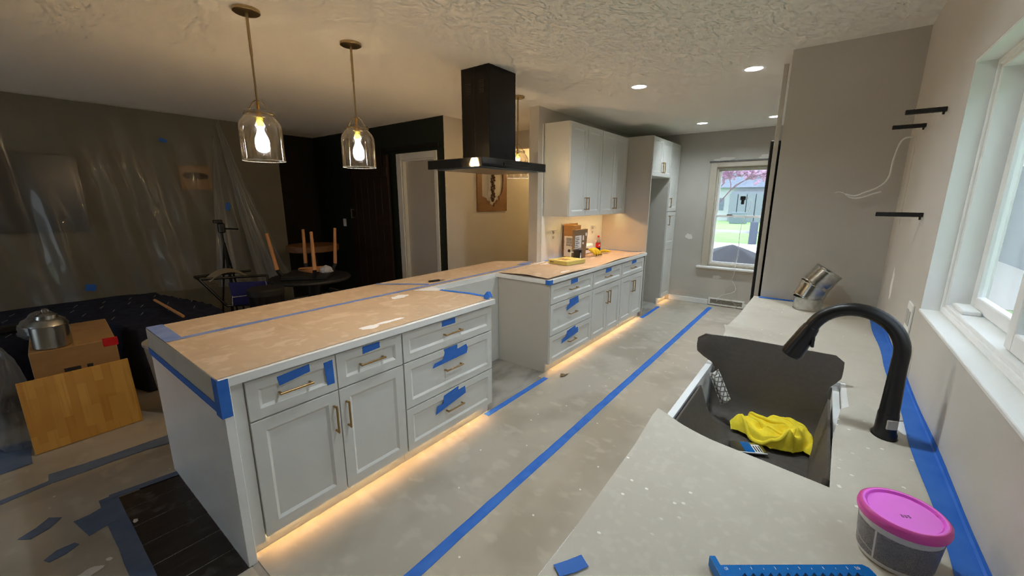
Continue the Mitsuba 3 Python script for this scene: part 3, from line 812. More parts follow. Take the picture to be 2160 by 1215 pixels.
for i, (x, y, lab) in enumerate([(1.073, 2.628, 'pendant lamp nearest the camera, clear glass jar shade over the island'), (1.683, 2.622, 'second pendant lamp over the island, left of the range hood'), (3.47, 2.585, 'pendant lamp partly hidden behind the range hood')]):
    k = thing('pendant_lamp', lab, 'pendant lamp', 'glass jar pendant lamps')
    at = lambda m: mv(m, x, y, 0)
    part(k, 'canopy', at(lathe([(0.0, ZT - 0.018), (0.060, ZT - 0.018), (0.066, ZT - 0.014), (0.066, ZT)], 40)), 'nickel', smooth=40)
    part(k, 'rod', at(tube([(0, 0, ZT - 0.018), (0, 0, 2.42), (0, 0, 2.415), (0, 0, 2.182)], [0.0075, 0.0075, 0.0055, 0.0055], 12)), 'nickel', smooth=40)
    s = 0.6 + i
    d = np.array([math.cos(s), math.sin(s) * 1.0, 0])
    d = np.array([0.608, -0.794, 0])
    arc = [d * u + [0, 0, w] for u, w in [(-0.066, 2.115), (-0.056, 2.135), (-0.03, 2.178), (-0.012, 2.19), (0.012, 2.19), (0.03, 2.178), (0.056, 2.135), (0.066, 2.115)]]
    part(k, 'bail', at(tube(arc, 0.003, 8)), 'nickel', smooth=40)
    part(k, 'collar', at(cat_([tube([[0.0735 * math.cos(t), 0.0735 * math.sin(t), 2.116] for t in np.linspace(0, 2 * PI, 41)], 0.0028, 6, False)])), 'nickel', smooth=40)
    part(k, 'socket', at(lathe([(0.0, 2.05), (0.018, 2.05), (0.020, 2.06), (0.020, 2.10), (0.014, 2.106), (0.008, 2.135), (0.008, 2.182), (0.0, 2.182)], 24)), 'brass', smooth=40)
    glass = [(0.071, 2.132), (0.073, 2.128), (0.070, 2.118), (0.071, 2.108), (0.080, 2.098), (0.098, 2.076), (0.106, 2.056), (0.1085, 2.03), (0.1085, 1.90), (0.1095, 1.866), (0.1095, 1.8635)][::-1]
    part(k, 'glass_shade', at(lathe(glass, 56)), 'jar_glass', smooth=True)
    rim = lambda z, r: at(tube([[r * math.cos(t), r * math.sin(t), z] for t in np.linspace(0, 2 * PI, 57)], 0.0017, 6, False))
    part(k, 'shade_rim', rim(1.8635, 0.1095), 'lamp_white', smooth=True)
    bulb = [(0.0, 1.925), (0.013, 1.927), (0.026, 1.934), (0.0345, 1.946), (0.0375, 1.961), (0.0365, 1.976), (0.031, 1.994), (0.0235, 2.012), (0.018, 2.028), (0.016, 2.05), (0.0, 2.05)]
    scene[k + '__bulb'] = {**mikit.ply(at(lathe(bulb, 24)), 'lamp_white', smooth=True), 'emitter': {'type': 'area', 'radiance': rgb(np.array([1.0, 0.70, 0.37]) * BULB)}}

hl = thing('hall_lamp', 'warm globe lamp on the hallway ceiling beyond the header, out of sight', 'ceiling light')
part(hl, 'stem', tube([(5.9, 3.3, 2.45), (5.9, 3.3, ZT)], 0.012, 10), 'nickel')
scene[hl + '__globe'] = {**mikit.ply(mv(trimesh.creation.icosphere(3, 0.07), 5.9, 3.3, 2.38), 'lamp_white', smooth=True), 'emitter': {'type': 'area', 'radiance': rgb(np.array([1.0, 0.63, 0.25]) * 190.0)}}

# ------------------------------------------------------------------ range hood
hd = thing('range_hood', 'black island range hood with square chimney hanging over the range gap', 'range hood')
part(hd, 'chimney', cat_(cbox(2.525, 2.86, 2.155, 2.445, 1.945, ZT, .002)), 'hood_black')
part(hd, 'canopy', cbox(2.27, 3.11, 2.01, 2.59, 1.88, 1.948, .003), 'hood_gloss')
part(hd, 'filter_panel', box(2.33, 3.05, 2.06, 2.54, 1.874, 1.88), 'hood_filter')
part(hd, 'control_strip', cbox(2.52, 2.86, 2.003, 2.01, 1.903, 1.925, .002), 'tv_black')
for y0 in (2.20, 2.335):
    for j in range(8):
        part(hd, 'vent_slot', box(2.521, 2.525, y0, y0 + 0.055, 2.535 - j * 0.012, 2.541 - j * 0.012), 'rubber_black')
part(hd, 'seam', box(2.522, 2.525, 2.298, 2.301, 1.95, ZT), 'rubber_black')

# ------------------------------------------------------------------ things on the far counter
zc = ZC + 0.006
for (x, lab) in [(4.26, 'white outlet plate on the backsplash left of the cardboard boxes'), (5.32, 'white outlet plate on the backsplash right of the cardboard boxes')]:
    k = thing('outlet', lab, 'outlet', 'outlets on the backsplash')
    part(k, 'plate', cbox(x - 0.035, x + 0.035, YB - 0.018, YB - 0.0112, 1.16, 1.285, .003), 'white_plastic')
    for zz in (1.195, 1.25):
        part(k, 'socket', cbox(x - 0.017, x + 0.017, YB - 0.021, YB - 0.018, zz - 0.016, zz + 0.016, .002), 'socket_gray')
    part(k, 'cover', cbox(x - 0.037, x + 0.037, YB - 0.05, YB - 0.018, 1.28, 1.29, .002), 'white_plastic')


def carton(name, label, x0, x1, y0, y1, z0, z1, matn, cat='box'):
    k = thing(name, label, cat)
    return k


DXO = 0.0
ca = thing('cardboard_box', 'orange brown cardboard box behind, leaning at the backsplash', 'box')
part(ca, 'body', cbox(4.47, 4.62, 2.44, 2.60, zc, 1.335, .003), 'cardboard')
part(ca, 'back_flap', cbox(4.47, 4.83, 2.60, 2.606, zc + 0.1, 1.345, .001), 'cardboard')
part(ca, 'shipping_label', box(4.4685, 4.4698, 2.45, 2.59, zc + 0.02, 1.20), 'paper_white', label='white printed label')
for j in range(6):
    part(ca, 'print_bar', box(4.4672, 4.4685, 2.48, 2.56, 1.08 + j * 0.018, 1.087 + j * 0.018), 'ink')
part(ca, 'print_mark', cat_(box(4.4672, 4.4685, 2.50, 2.535, 1.00, 1.035), box(4.4672, 4.4685, 2.46, 2.475, 0.94, 0.99)), 'ink')
cb2 = thing('cardboard_box', 'gray brown cardboard box with printed labels in front of the orange brown box', 'box')
body2 = extr(Polygon([(4.36, zc), (4.655, zc), (4.70, 1.285), (4.37, 1.285)]), 0.035, 'y', 2.385)
part(cb2, 'body', body2, 'cardboard_dark')
part(cb2, 'shipping_label', box(4.375, 4.535, 2.3835, 2.3848, 1.06, 1.215), 'paper_white', label='large white printed label')
for j in range(6):
    w = 0.12 * (0.5 + 0.5 * random.random())
    part(cb2, 'print_line', box(4.385, 4.385 + w, 2.3825, 2.3835, 1.075 + j * 0.022, 1.083 + j * 0.022), 'ink')
part(cb2, 'small_label', box(4.38, 4.45, 2.3835, 2.3848, 0.985, 1.03), 'paper_white')
part(cb2, 'print_mark', cat_(box(4.565, 4.60, 2.3835, 2.3848, 1.15, 1.21), box(4.565, 4.60, 2.3835, 2.3848, 1.10, 1.125), box(4.64, 4.675, 2.3835, 2.3848, 1.20, 1.24)), 'paper_white')
# mug
mx, my = 4.34, 2.325
mg = thing('mug', 'black mug with white rim in front of the cardboard boxes', 'mug')
part(mg, 'body', mv(lathe([(0.0, zc), (0.050, zc), (0.053, zc + 0.004), (0.0535, zc + 0.138), (0.0495, zc + 0.139), (0.047, zc + 0.01), (0.0, zc + 0.009)], 32), mx, my), 'matte_black', smooth=40)
part(mg, 'rim', mv(tube([[0.0515 * math.cos(t), 0.0515 * math.sin(t), zc + 0.1385] for t in np.linspace(0, 2 * PI, 33)], 0.0022, 6, False), mx, my), 'paper_white', smooth=True)
part(mg, 'handle', mv(tube(spline([(-0.035, 0.040, zc + 0.10), (-0.052, 0.064, zc + 0.096), (-0.055, 0.069, zc + 0.06), (-0.05, 0.06, zc + 0.03), (-0.035, 0.040, zc + 0.025)], 18), 0.007, 8), mx, my), 'paper_white', smooth=True, label='pale handle')
prn = [(-0.5, 0.0), (0.5, 0.0), (0.5, 1.5), (0.25, 2.1), (0.25, 2.9), (-0.25, 2.9), (-0.25, 2.1), (-0.5, 1.5)]
a0 = math.atan2(-0.46, -0.88) + 0.75
V = []
for (u, w) in prn:
    t = a0 + u * 0.34
    V.append([mx + 0.0545 * math.cos(t), my + 0.0545 * math.sin(t), zc + 0.03 + w * 0.024])
V = np.array(V)
tri = [[0, 1, 2], [0, 2, 7], [7, 2, 3], [7, 3, 6], [6, 3, 4], [6, 4, 5]]
part(mg, 'print', trimesh.Trimesh(V, tri, process=False), 'paper_white', label='white bottle print')
# bananas
bn = thing('banana_bunch', 'bunch of yellow bananas between the cardboard box and the cola bottle', 'bananas')
for j in range(4):
    a = -0.9 + 0.5 * j
    p = []
    for t in np.linspace(0, 1, 12):
        r = 0.02 + 0.115 * t
        p.append([4.715 + 0.02 * j + r * math.cos(a) * 0.6 - 0.02 * j, 2.38 + 0.02 - r * math.sin(1.0 + 0.1 * j), zc + 0.085 - 0.075 * t ** 1.7 + 0.012 * math.sin(PI * t)])
    rr = [0.006, 0.011, 0.016, 0.0185, 0.0195, 0.0195, 0.0195, 0.019, 0.018, 0.015, 0.010, 0.005]
    b_ = part(bn, 'banana', tube(mv_pts := np.array(p) + [0.035 * j, 0.0, 0.006], rr, 8), 'banana', smooth=True)
    part(b_, 'tip', tube(mv_pts[-2:] + np.array([[0, -0.004, 0], [0, -0.007, -0.002]]), 0.0062, 6), 'banana_tip')
part(bn, 'stem', tube([(4.66, 2.41, zc + 0.09), (4.71, 2.40, zc + 0.098), (4.75, 2.395, zc + 0.095)], 0.012, 8), 'banana_tip', smooth=True)
bn2 = thing('banana_bunch', 'single banana end peeking out right of the cola bottle', 'bananas')
part(bn2, 'banana', tube(spline([(5.10, 2.42, zc + 0.022), (5.15, 2.39, zc + 0.032), (5.20, 2.35, zc + 0.032), (5.23, 2.30, zc + 0.022)], 10), [0.01, 0.017, 0.02, 0.021, 0.021, 0.021, 0.02, 0.018, 0.013, 0.007], 8), 'banana', smooth=True)
# cola bottle
bx, by = 4.985, 2.37
bo = thing('cola_bottle', 'cola bottle with red cap and red label beside the bananas', 'bottle')
part(bo, 'body', mv(lathe([(0.0, zc), (0.026, zc), (0.032, zc + 0.006), (0.033, zc + 0.03), (0.030, zc + 0.05), (0.033, zc + 0.075), (0.033, zc + 0.105)], 28), bx, by), 'cola', smooth=40)
part(bo, 'label', mv(lathe([(0.0335, zc + 0.10), (0.034, zc + 0.102), (0.034, zc + 0.158), (0.0335, zc + 0.16)], 28), bx, by), 'red_label', smooth=40)
part(bo, 'shoulder', mv(lathe([(0.033, zc + 0.155), (0.031, zc + 0.172), (0.023, zc + 0.198), (0.014, zc + 0.222), (0.0125, zc + 0.238)], 28), bx, by), 'jar_glass', smooth=True, label='clear empty neck')
part(bo, 'cap', mv(lathe([(0.0, zc + 0.254), (0.0135, zc + 0.254), (0.0145, zc + 0.251), (0.0145, zc + 0.236), (0.0, zc + 0.236)][::-1], 24), bx, by), 'red_plastic', smooth=40)
for j in range(5):
    t = -2.6 + 0.16 * j
    part(bo, 'label_mark', mv(tube([[0.0345 * math.cos(t), 0.0345 * math.sin(t), zc + 0.118 + 0.008 * (j % 2)], [0.0345 * math.cos(t + .06), 0.0345 * math.sin(t + .06), zc + 0.14]], 0.0018, 5), bx, by), 'paper_white')
solo('paper_towel', rot(cbox(4.86, 5.14, 2.50, 2.585, zc, zc + 0.13, .03), [0, 0, 1], 3, (5.0, 2.54, 0)), 'paper_white', 'folded white paper pack behind the cola bottle', 'paper pack')
# low yellow carton
yb = thing('flat_carton', 'low pale yellow carton lying on the far counter near the curled paper corner', 'box')
R_ = lambda m: mv(rot(m, [0, 0, 1], -9, (3.89, 2.33, 0)), 0.20, 0.0)
part(yb, 'body', R_(cbox(3.72, 4.06, 2.19, 2.465, zc + 0.002, zc + 0.046, .002)), 'pale_yellow')
part(yb, 'top_label', R_(box(3.80, 3.90, 2.28, 2.40, zc + 0.0465, zc + 0.0472)), 'cardboard')
part(yb, 'side_print', R_(cat_(box(3.7185, 3.7198, 2.38, 2.44, zc + 0.018, zc + 0.03))), 'cardboard_dark')

# ------------------------------------------------------------------ hall: wall art
art = thing('wall_art', 'brown wooden board with ragged cut-out and dark beads on the hallway wall', 'wall art')
outer = sbox(4.235, 1.48, 4.885, 2.17)
cut = Polygon([(4.33, 2.10), (4.74, 2.10), (4.79, 2.02), (4.81, 1.92), (4.79, 1.80), (4.76, 1.72), (4.70, 1.69), (4.71, 1.64), (4.655, 1.64), (4.63, 1.585), (4.60, 1.60), (4.585, 1.545), (4.54, 1.57), (4.50, 1.585), (4.49, 1.625), (4.44, 1.63), (4.42, 1.665), (4.37, 1.68), (4.335, 1.69)])
part(art, 'board', extr(outer.difference(cut), 0.02, 'y', YG - 0.02), 'brown_wood')
for j in range(26):
    t = j / 25
    s = trimesh.creation.icosphere(1, 0.016 + 0.004 * ((j * 7) % 3))
    part(art, 'bead', mv(s, 4.545 + 0.018 * ((-1) ** j) + 0.012 * math.sin(j * 2.1), YG - 0.03 - 0.008 * (j % 3), 2.10 - 0.47 * t), 'feather_brown', smooth=True)
part(art, 'ribbon', extr(Polygon([(4.50, 2.1), (4.53, 2.1), (4.525, 1.75), (4.48, 1.62), (4.47, 1.70), (4.485, 1.85)]), 0.008, 'y', YG - 0.014), 'paper_white', label='pale dried stalks')

# ------------------------------------------------------------------ dark green wall: barn door, rail, switches
bd = thing('barn_door', 'dark walnut sliding barn door left of the white casing', 'door')
for j in range(6):
    part(bd, 'plank', cbox(XG - 0.075, XG - 0.04, 4.93 + j * 0.165, 4.93 + j * 0.165 + 0.162, 0.03, 2.25, .003), 'walnut')
part(bd, 'brace', cat_(cbox(XG - 0.09, XG - 0.075, 4.93, 5.92, 1.95, 2.09, .003), cbox(XG - 0.09, XG - 0.075, 4.93, 5.92, 0.2, 0.34, .003)), 'walnut')
part(bd, 'handle', cat_(cbox(XG - 0.13, XG - 0.118, 5.82, 5.84, 1.36, 1.50, .003), cbox(XG - 0.118, XG - 0.075, 5.825, 5.835, 1.365, 1.375, .002), cbox(XG - 0.118, XG - 0.075, 5.825, 5.835, 1.485, 1.495, .002)), 'steel', label='steel pull')
rl = thing('barn_door_rail', 'black barn door rail above the white casing', 'rail')
part(rl, 'track', cbox(XG - 0.06, XG - 0.05, 3.90, 6.0, 2.285, 2.335, .002), 'matte_black')
for y in (3.98, 4.45, 5.0, 5.5, 5.9):
    part(rl, 'standoff', rot(mv(tube([(0, 0, 0), (0, 0, 0.05)], 0.012, 10), 0, 0, 0), [0, 1, 0], 90).apply_translation([XG - 0.05, y, 2.31]), 'matte_black')
for y in (5.05, 5.8):
    part(rl, 'hanger', cat_(cbox(XG - 0.098, XG - 0.0905, y - 0.02, y + 0.02, 2.0, 2.36, .003)), 'matte_black')
sw = thing('light_switch', 'small white light switch on the dark green wall', 'switch')
part(sw, 'plate', cbox(XG - 0.008, XG, 6.20, 6.28, 1.215, 1.335, .002), 'white_plastic')
part(sw, 'rocker', cbox(XG - 0.012, XG - 0.008, 6.225, 6.255, 1.245, 1.305, .002), 'white_plastic')

# ------------------------------------------------------------------ far window and fridge side
def frame_x(y0, y1, z0, z1, w, x0, x1, b=0.002):
    return cat_(cbox(x0, x1, y0, y0 + w, z0, z1, b), cbox(x0, x1, y1 - w, y1, z0, z1, b), cbox(x0, x1, y0 + w, y1 - w, z0, z0 + w, b), cbox(x0, x1, y0 + w, y1 - w, z1 - w, z1, b))


w1 = struct('window_1', cat_(frame_x(0.485, 1.415, 0.635, 2.135, 0.03, XF + 0.02, XF + 0.12)), 'tan_trim', 'far window frame')
part(w1, 'casing', cat_(cbox(XF - 0.022, XF, 1.405, 1.495, 0.615, 2.21, .004), cbox(XF - 0.022, XF, 0.405, 0.495, 0.615, 2.21, .004), cbox(XF - 0.022, XF, 0.495, 1.405, 2.125, 2.21, .004)), 'tan_trim', label='tan window casing')
part(w1, 'casing_cap', cbox(XF - 0.035, XF, 0.39, 1.51, 2.195, 2.215, .003), 'cabinet_shadow')
part(w1, 'sill', cbox(XF - 0.06, XF + 0.03, 0.36, 1.56, 0.590, 0.622, .006), 'white_paint', label='white window sill')
part(w1, 'apron', cbox(XF - 0.016, XF, 0.405, 1.495, 0.55, 0.59, .003), 'tan_trim')
up = part(w1, 'upper_sash', frame_x(0.515, 1.385, 1.385, 2.105, 0.034, XF + 0.075, XF + 0.105), 'vinyl')
part(up, 'pane', box(XF + 0.088, XF + 0.0885, 0.549, 1.351, 1.419, 2.071), 'window_glass')
lo = part(w1, 'lower_sash', frame_x(0.515, 1.385, 0.665, 1.42, 0.034, XF + 0.04, XF + 0.07), 'vinyl')
part(lo, 'pane', box(XF + 0.054, XF + 0.0545, 0.549, 1.351, 0.699, 1.386), 'window_glass')
part(lo, 'latch', cbox(XF + 0.03, XF + 0.07, 1.14, 1.21, 1.42, 1.432, .003), 'cabinet_shadow')
sc = thing('window_camera', 'small black camera stuck on the far window pane with a cord', 'camera')
part(sc, 'body', cbox(XF + 0.02, XF + 0.085, 0.985, 1.055, 1.64, 1.70, .008), 'matte_black')
part(sc, 'mount', cbox(XF + 0.03, XF + 0.075, 1.0, 1.04, 1.58, 1.64, .006), 'matte_black')
part(sc, 'cord', tube(spline([(XF + 0.03, 0.985, 1.67), (XF + 0.02, 0.93, 1.66), (XF + 0.02, 0.91, 1.56), (XF + 0.02, 0.95, 1.45), (XF + 0.015, 0.99, 1.30), (XF + 0.015, 1.0, 1.0), (XF + 0.01, 1.0, 0.75), (XF - 0.07, 1.0, 0.63), (XF - 0.075, 1.0, 0.55), (XF - 0.03, 1.02, 0.45), (XF - 0.03, 0.96, 0.30), (XF - 0.04, 1.16, 0.17), (XF - 0.04, 1.2, 0.08)], 90), 0.0035, 6), 'white_plastic', smooth=True, label='white cord')
solo('cable', tube(spline([(XF - 0.03, 0.97, 0.36), (XF - 0.03, 1.1, 0.26), (XF - 0.03, 1.0, 0.12), (XF - 0.03, 0.92, 0.03), (XF - 0.05, 1.1, 0.006), (XF - 0.05, 1.22, 0.006)], 50), 0.003, 6), 'tan_trim', 'thin pale cable hanging in a loop by the wall register', 'cable', smooth=True)
fr = thing('refrigerator', 'black refrigerator edge showing beyond the tall fridge wall', 'refrigerator')
part(fr, 'body', cbox(3.76, 4.60, YR + 0.03, 0.34, 0.02, 2.07, .01), 'matte_black')
part(fr, 'door', cbox(3.73, 4.60, 0.345, 0.409, 0.05, 2.085, .006), 'matte_black')
solo('end_panel', cbox(3.71, 3.725, 0.354, 0.384, 0.0, 2.60, .0015), 'cabinet_side', 'slim gray panel edge beside the black refrigerator', 'panel')
ofc = thing('over_fridge_cabinet', 'cabinet over the black refrigerator behind the tall fridge wall', 'cabinet')
part(ofc, 'body', box(3.76, 4.60, YR + 0.005, 0.34, 2.12, 2.60), 'cabinet_side')
part(ofc, 'side_board', box(3.692, 3.706, YR + 0.005, 0.30, 0.0, 2.60), 'cabinet_side')

# ------------------------------------------------------------------ sink window on the right
def frame_y(x0, x1, z0, z1, w, y0, y1, b=0.003):
    return cat_(cbox(x0, x0 + w, y0, y1, z0, z1, b), cbox(x1 - w, x1, y0, y1, z0, z1, b), cbox(x0 + w, x1 - w, y0, y1, z0, z0 + w, b), cbox(x0 + w, x1 - w, y0, y1, z1 - w, z1, b))


lin_ret = cat_(box(WX1 - 0.008, WX1 - 0.0005, YR - 0.17, YR - 0.0005, WZ0 + 0.001, WZ1), box(WX0 + 0.0005, WX0 + 0.008, YR - 0.17, YR - 0.0005, WZ0 + 0.001, WZ1), box(WX0 + 0.008, WX1 - 0.008, YR - 0.17, YR - 0.0005, WZ1 - 0.008, WZ1 - 0.0005))
w2 = struct('window_2', frame_y(WX0 + 0.008, WX1 - 0.008, WZ0 + 0.012, WZ1 - 0.008, 0.034, -0.50, -0.405), 'vinyl', 'white vinyl sliding window over the sink')
part(w2, 'frame_lip', frame_y(WX0 + 0.008, WX1 - 0.008, WZ0 + 0.012, WZ1 - 0.008, 0.022, -0.412, -0.398), 'vinyl')
part(w2, 'return', lin_ret, 'white_paint', label='white drywall return')
part(w2, 'sill', cbox(WX0 + 0.0005, WX1 - 0.0005, YR - 0.17, YR + 0.004, WZ0 + 0.0005, WZ0 + 0.012, .002), 'white_paint', label='white sill')
s1 = part(w2, 'sash', frame_y(1.50, WX1 - 0.045, WZ0 + 0.05, WZ1 - 0.045, 0.045, -0.492, -0.465), 'vinyl')
part(s1, 'pane', box(1.545, WX1 - 0.09, -0.4785, -0.478, WZ0 + 0.095, WZ1 - 0.09), 'window_glass')
s2 = part(w2, 'sash', frame_y(0.60, 1.62, WZ0 + 0.05, WZ1 - 0.045, 0.05, -0.455, -0.422), 'vinyl')
part(s2, 'pane', box(0.65, 1.57, -0.438, -0.4375, WZ0 + 0.10, WZ1 - 0.095), 'window_glass')
part(w2, 'track_stop', cbox(2.02, 2.16, -0.462, -0.415, WZ0 + 0.046, WZ0 + 0.062, .004), 'vinyl', label='white track stop')
part(w2, 'sash_latch', cbox(1.63, 1.665, -0.468, -0.44, 1.62, 1.72, .004), 'vinyl')

# shelf rods on the right wall
for (x, z, L, lab) in [(2.574, 2.026, 0.13, 'uppermost of the three black shelf bars on the right wall'), (3.048, 2.025, 0.13, 'middle of the three black shelf bars on the right wall, farthest along'), (2.602, 1.584, 0.162, 'lowest of the three black shelf bars on the right wall')]:
    k = thing('shelf_bar', lab, 'shelf bracket', 'black shelf bars on the right wall')
    part(k, 'bar', cbox(x - 0.008, x + 0.008, YR, YR + L, z - 0.010, z + 0.010, .002), 'matte_black')
    part(k, 'screw', cbox(x - 0.012, x - 0.007, YR + 0.006, YR + 0.014, z - 0.022, z - 0.008, .001), 'matte_black')

wire = [(3.43, -0.345, 2.01), (3.44, -0.30, 2.0), (3.45, -0.285, 1.95), (3.45, -0.275, 1.85), (3.46, -0.27, 1.78), (3.46, -0.22, 1.72), (3.46, -0.16, 1.69), (3.47, -0.12, 1.675), (3.48, -0.08, 1.685), (3.49, -0.10, 1.67), (3.47, -0.16, 1.665), (3.47, -0.22, 1.69), (3.47, -0.25, 1.70)]
cw = thing('electric_cable', 'white electric cable hanging from the right wall corner above the lowest shelf bar', 'cable')
part(cw, 'sheath', tube(spline(wire, 70), 0.005, 8), 'white_plastic', smooth=True)
part(cw, 'wire_end', tube(spline([(3.48, -0.08, 1.685), (3.48, -0.05, 1.70), (3.49, -0.02, 1.695)], 8), 0.0025, 6), 'white_plastic', smooth=True)
ro = thing('outlet', 'white outlet plate on the right wall beside the sink window', 'outlet')
part(ro, 'plate', cbox(2.33, 2.45, YR + 0.0005, YR + 0.007, 1.09, 1.215, .003), 'white_plastic')
for xx in (2.365, 2.415):
    part(ro, 'socket', cbox(xx - 0.017, xx + 0.017, YR + 0.007, YR + 0.010, 1.12, 1.185, .002), 'socket_gray')

# ------------------------------------------------------------------ right counter: paper, tape, sink
zr = ZC + 0.0006
near = Polygon([(-1.0, YR + 0.03), (1.2, YR + 0.03), (1.62, YR + 0.03), (1.70, -0.26), (1.775, -0.185), (1.70, -0.125), (1.50, -0.105), (1.225, -0.098), (1.285, 0.285), (1.31, 0.372), (1.26, 0.375), (0.95, 0.367), (0.65, 0.358), (0.3, 0.362), (-1.0, 0.362)])


def near_z(x, y):
    w = 0.004 * meshkit.fbm(np.c_[x * 3, y * 3, x * 0], 2)
    tip = 0.035 * np.clip((x - 1.45) / 0.33, 0, 1) ** 1.5 * np.clip((0.02 - y) / 0.12, 0, 1) * np.clip((y + 0.30) / 0.1, 0, 1)
    tip2 = 0.03 * np.clip((x - 1.1) / 0.2, 0, 1) * np.clip((y - 0.18) / 0.18, 0, 1) ** 1.5
    return zr + w + tip + tip2


solo('counter_paper', sheet(near.difference(Point(1.612, -0.232).buffer(0.034)), near_z, 0.001, 0.035), 'counter_paper', 'brown paper on the near right counter with cut corners lifting round the sink', 'counter paper', smooth=40)
farp = Polygon([(1.80, YR + 0.03), (3.565, YR + 0.03), (3.565, 0.366), (2.9, 0.368), (2.50, 0.385), (2.44, 0.365), (2.06, 0.362), (2.04, -0.15), (1.74, -0.155), (1.72, -0.20), (1.76, -0.26)])
solo('counter_paper', sheet(farp, lambda x, y: zr + 0.003 * meshkit.fbm(np.c_[x * 3, y * 3, x * 0], 2) + 0.03 * np.clip(1 - np.hypot(x - 2.5, y - 0.39) / 0.1, 0, 1), 0.001, 0.05), 'counter_paper', 'brown paper on the right counter beyond the sink up to the fridge wall', 'counter paper', smooth=40)


def ltape(x0, x1, label):
    """Blue tape on the counter, folded up the wall."""
    xs = np.linspace(x0, x1, 60)
    wob = 0.004 * np.sin(xs * 9)
    V = np.stack([np.c_[xs, np.full(60, YR + 0.052) + wob, np.full(60, zr + 0.0065)], np.c_[xs, np.full(60, YR + 0.006), np.full(60, zr + 0.0065)], np.c_[xs, np.full(60, YR + 0.0016), np.full(60, zr + 0.010)], np.c_[xs, np.full(60, YR + 0.0016), np.full(60, zr + 0.024) + wob]], 1)
    return thicken(quadgrid(V), 0.0008)


solo('tape_strip', ltape(-0.9, 3.4, ''), 'blue_tape', 'long blue tape along the right wall behind the faucet', 'tape')
strip((3.535, 0.33), (3.535, 0.10), 0.045, 0, 'blue_tape', 'blue tape at the foot of the fridge wall beside the metal duct', zf=lambda x, y: np.full(len(x), zr + 0.0045))
strip((0.585, 0.335), (0.64, 0.30), 0.03, 0, 'blue_tape', 'small blue tape corner on the near right counter edge', zf=lambda x, y: np.full(len(x), zr + 0.006))

# sink
sk = thing('sink', 'white apron front kitchen sink let into the right counter', 'sink')
o0, i0 = sbox(1.235, -0.132, 2.028, 0.36), sbox(1.260, -0.110, 2.012, 0.336)
part(sk, 'basin_walls', extr(o0.difference(i0), 0.215, 'z', 0.685), 'porcelain')
part(sk, 'basin_floor', box(1.24, 2.02, -0.125, 0.355, 0.665, 0.686), 'porcelain')
# gray liner: a bent sheet with a tall flap at the far end
prof = [(1.277, 0.80), (1.287, 0.73), (1.335, 0.70), (1.45, 0.6975), (1.65, 0.6975), (1.82, 0.6975), (1.93, 0.699), (1.956, 0.74), (1.965, 0.81), (1.971, 0.88), (1.978, 0.96), (1.985, 1.045)]
cen = spline([(x, 0, z) for x, z in prof], 50)
rows = []
for (x, _, z) in cen:
    t = np.clip((z - 0.895) / 0.07, 0, 1)
    t = t * t * (3 - 2 * t)
    yl, yr = 0.321 + 0.082 * t, -0.094 - 0.039 * t
    e = np.clip((z - 1.015) / 0.03, 0, 1)
    cr = 0.03 * (1 - math.sqrt(max(0.0, 1 - e * e)))
    yl, yr = yl - cr, yr + cr
    ys = yr + (yl - yr) * (1 - np.linspace(0, 1, 24) ** 1.6)
    zz = np.full(24, z)
    if x < 1.85:
        # the near left edge curls up against the apron
        k = np.clip((ys - 0.21) / 0.11, 0, 1)
        zz = np.maximum(zz, 0.698 + 0.20 * k ** 2 * np.clip((1.84 - x) / 0.12, 0, 1))
        k2 = np.clip((-0.085 - ys) / 0.009, 0, 1)
        zz = np.maximum(zz, 0.698 + 0.215 * k2 ** 1.5)
    xx = np.full(24, x) - 0.03 * np.clip((z - 0.85) / 0.15, 0, 1) * np.clip((ys - 0.25) / 0.12, 0, 1)
    rows.append(np.c_[xx, ys, zz])
solo('sink_liner', thicken(quadgrid(np.array(rows)), 0.008), 'foam_gray', 'dark gray foam liner in the sink with a tall flap standing at its far end', 'sink liner', smooth=50)
# folded checked towel
tw = thing('checked_towel', 'folded white checked towel tucked between sink edge and gray liner', 'towel')
V = np.array([[[1.845 - 0.02 * s + 0.012 * math.sin(9 * t), 0.312 - 0.035 * t - 0.055 * s, 0.885 - 0.10 * s + 0.03 * t] for t in np.linspace(0, 1, 8)] for s in np.linspace(0, 1, 12)])
checks = lambda p, n, uv: mix(lin(206, 204, 198), lin(52, 54, 58), dr.maximum(smoothstep(0.16, 0.1, dr.abs(p.z * 55.0 - dr.floor(p.z * 55.0) - 0.5)), smoothstep(0.16, 0.1, dr.abs(p.y * 70.0 - dr.floor(p.y * 70.0) - 0.5))) * 0.8)
mat('checked', proc(checks), 0.85)
part(tw, 'front_fold', thicken(quadgrid(V), 0.006), 'checked', smooth=True)
part(tw, 'rear_fold', thicken(quadgrid(V + [0.02, 0.012, 0.008]), 0.006), 'checked', smooth=True)

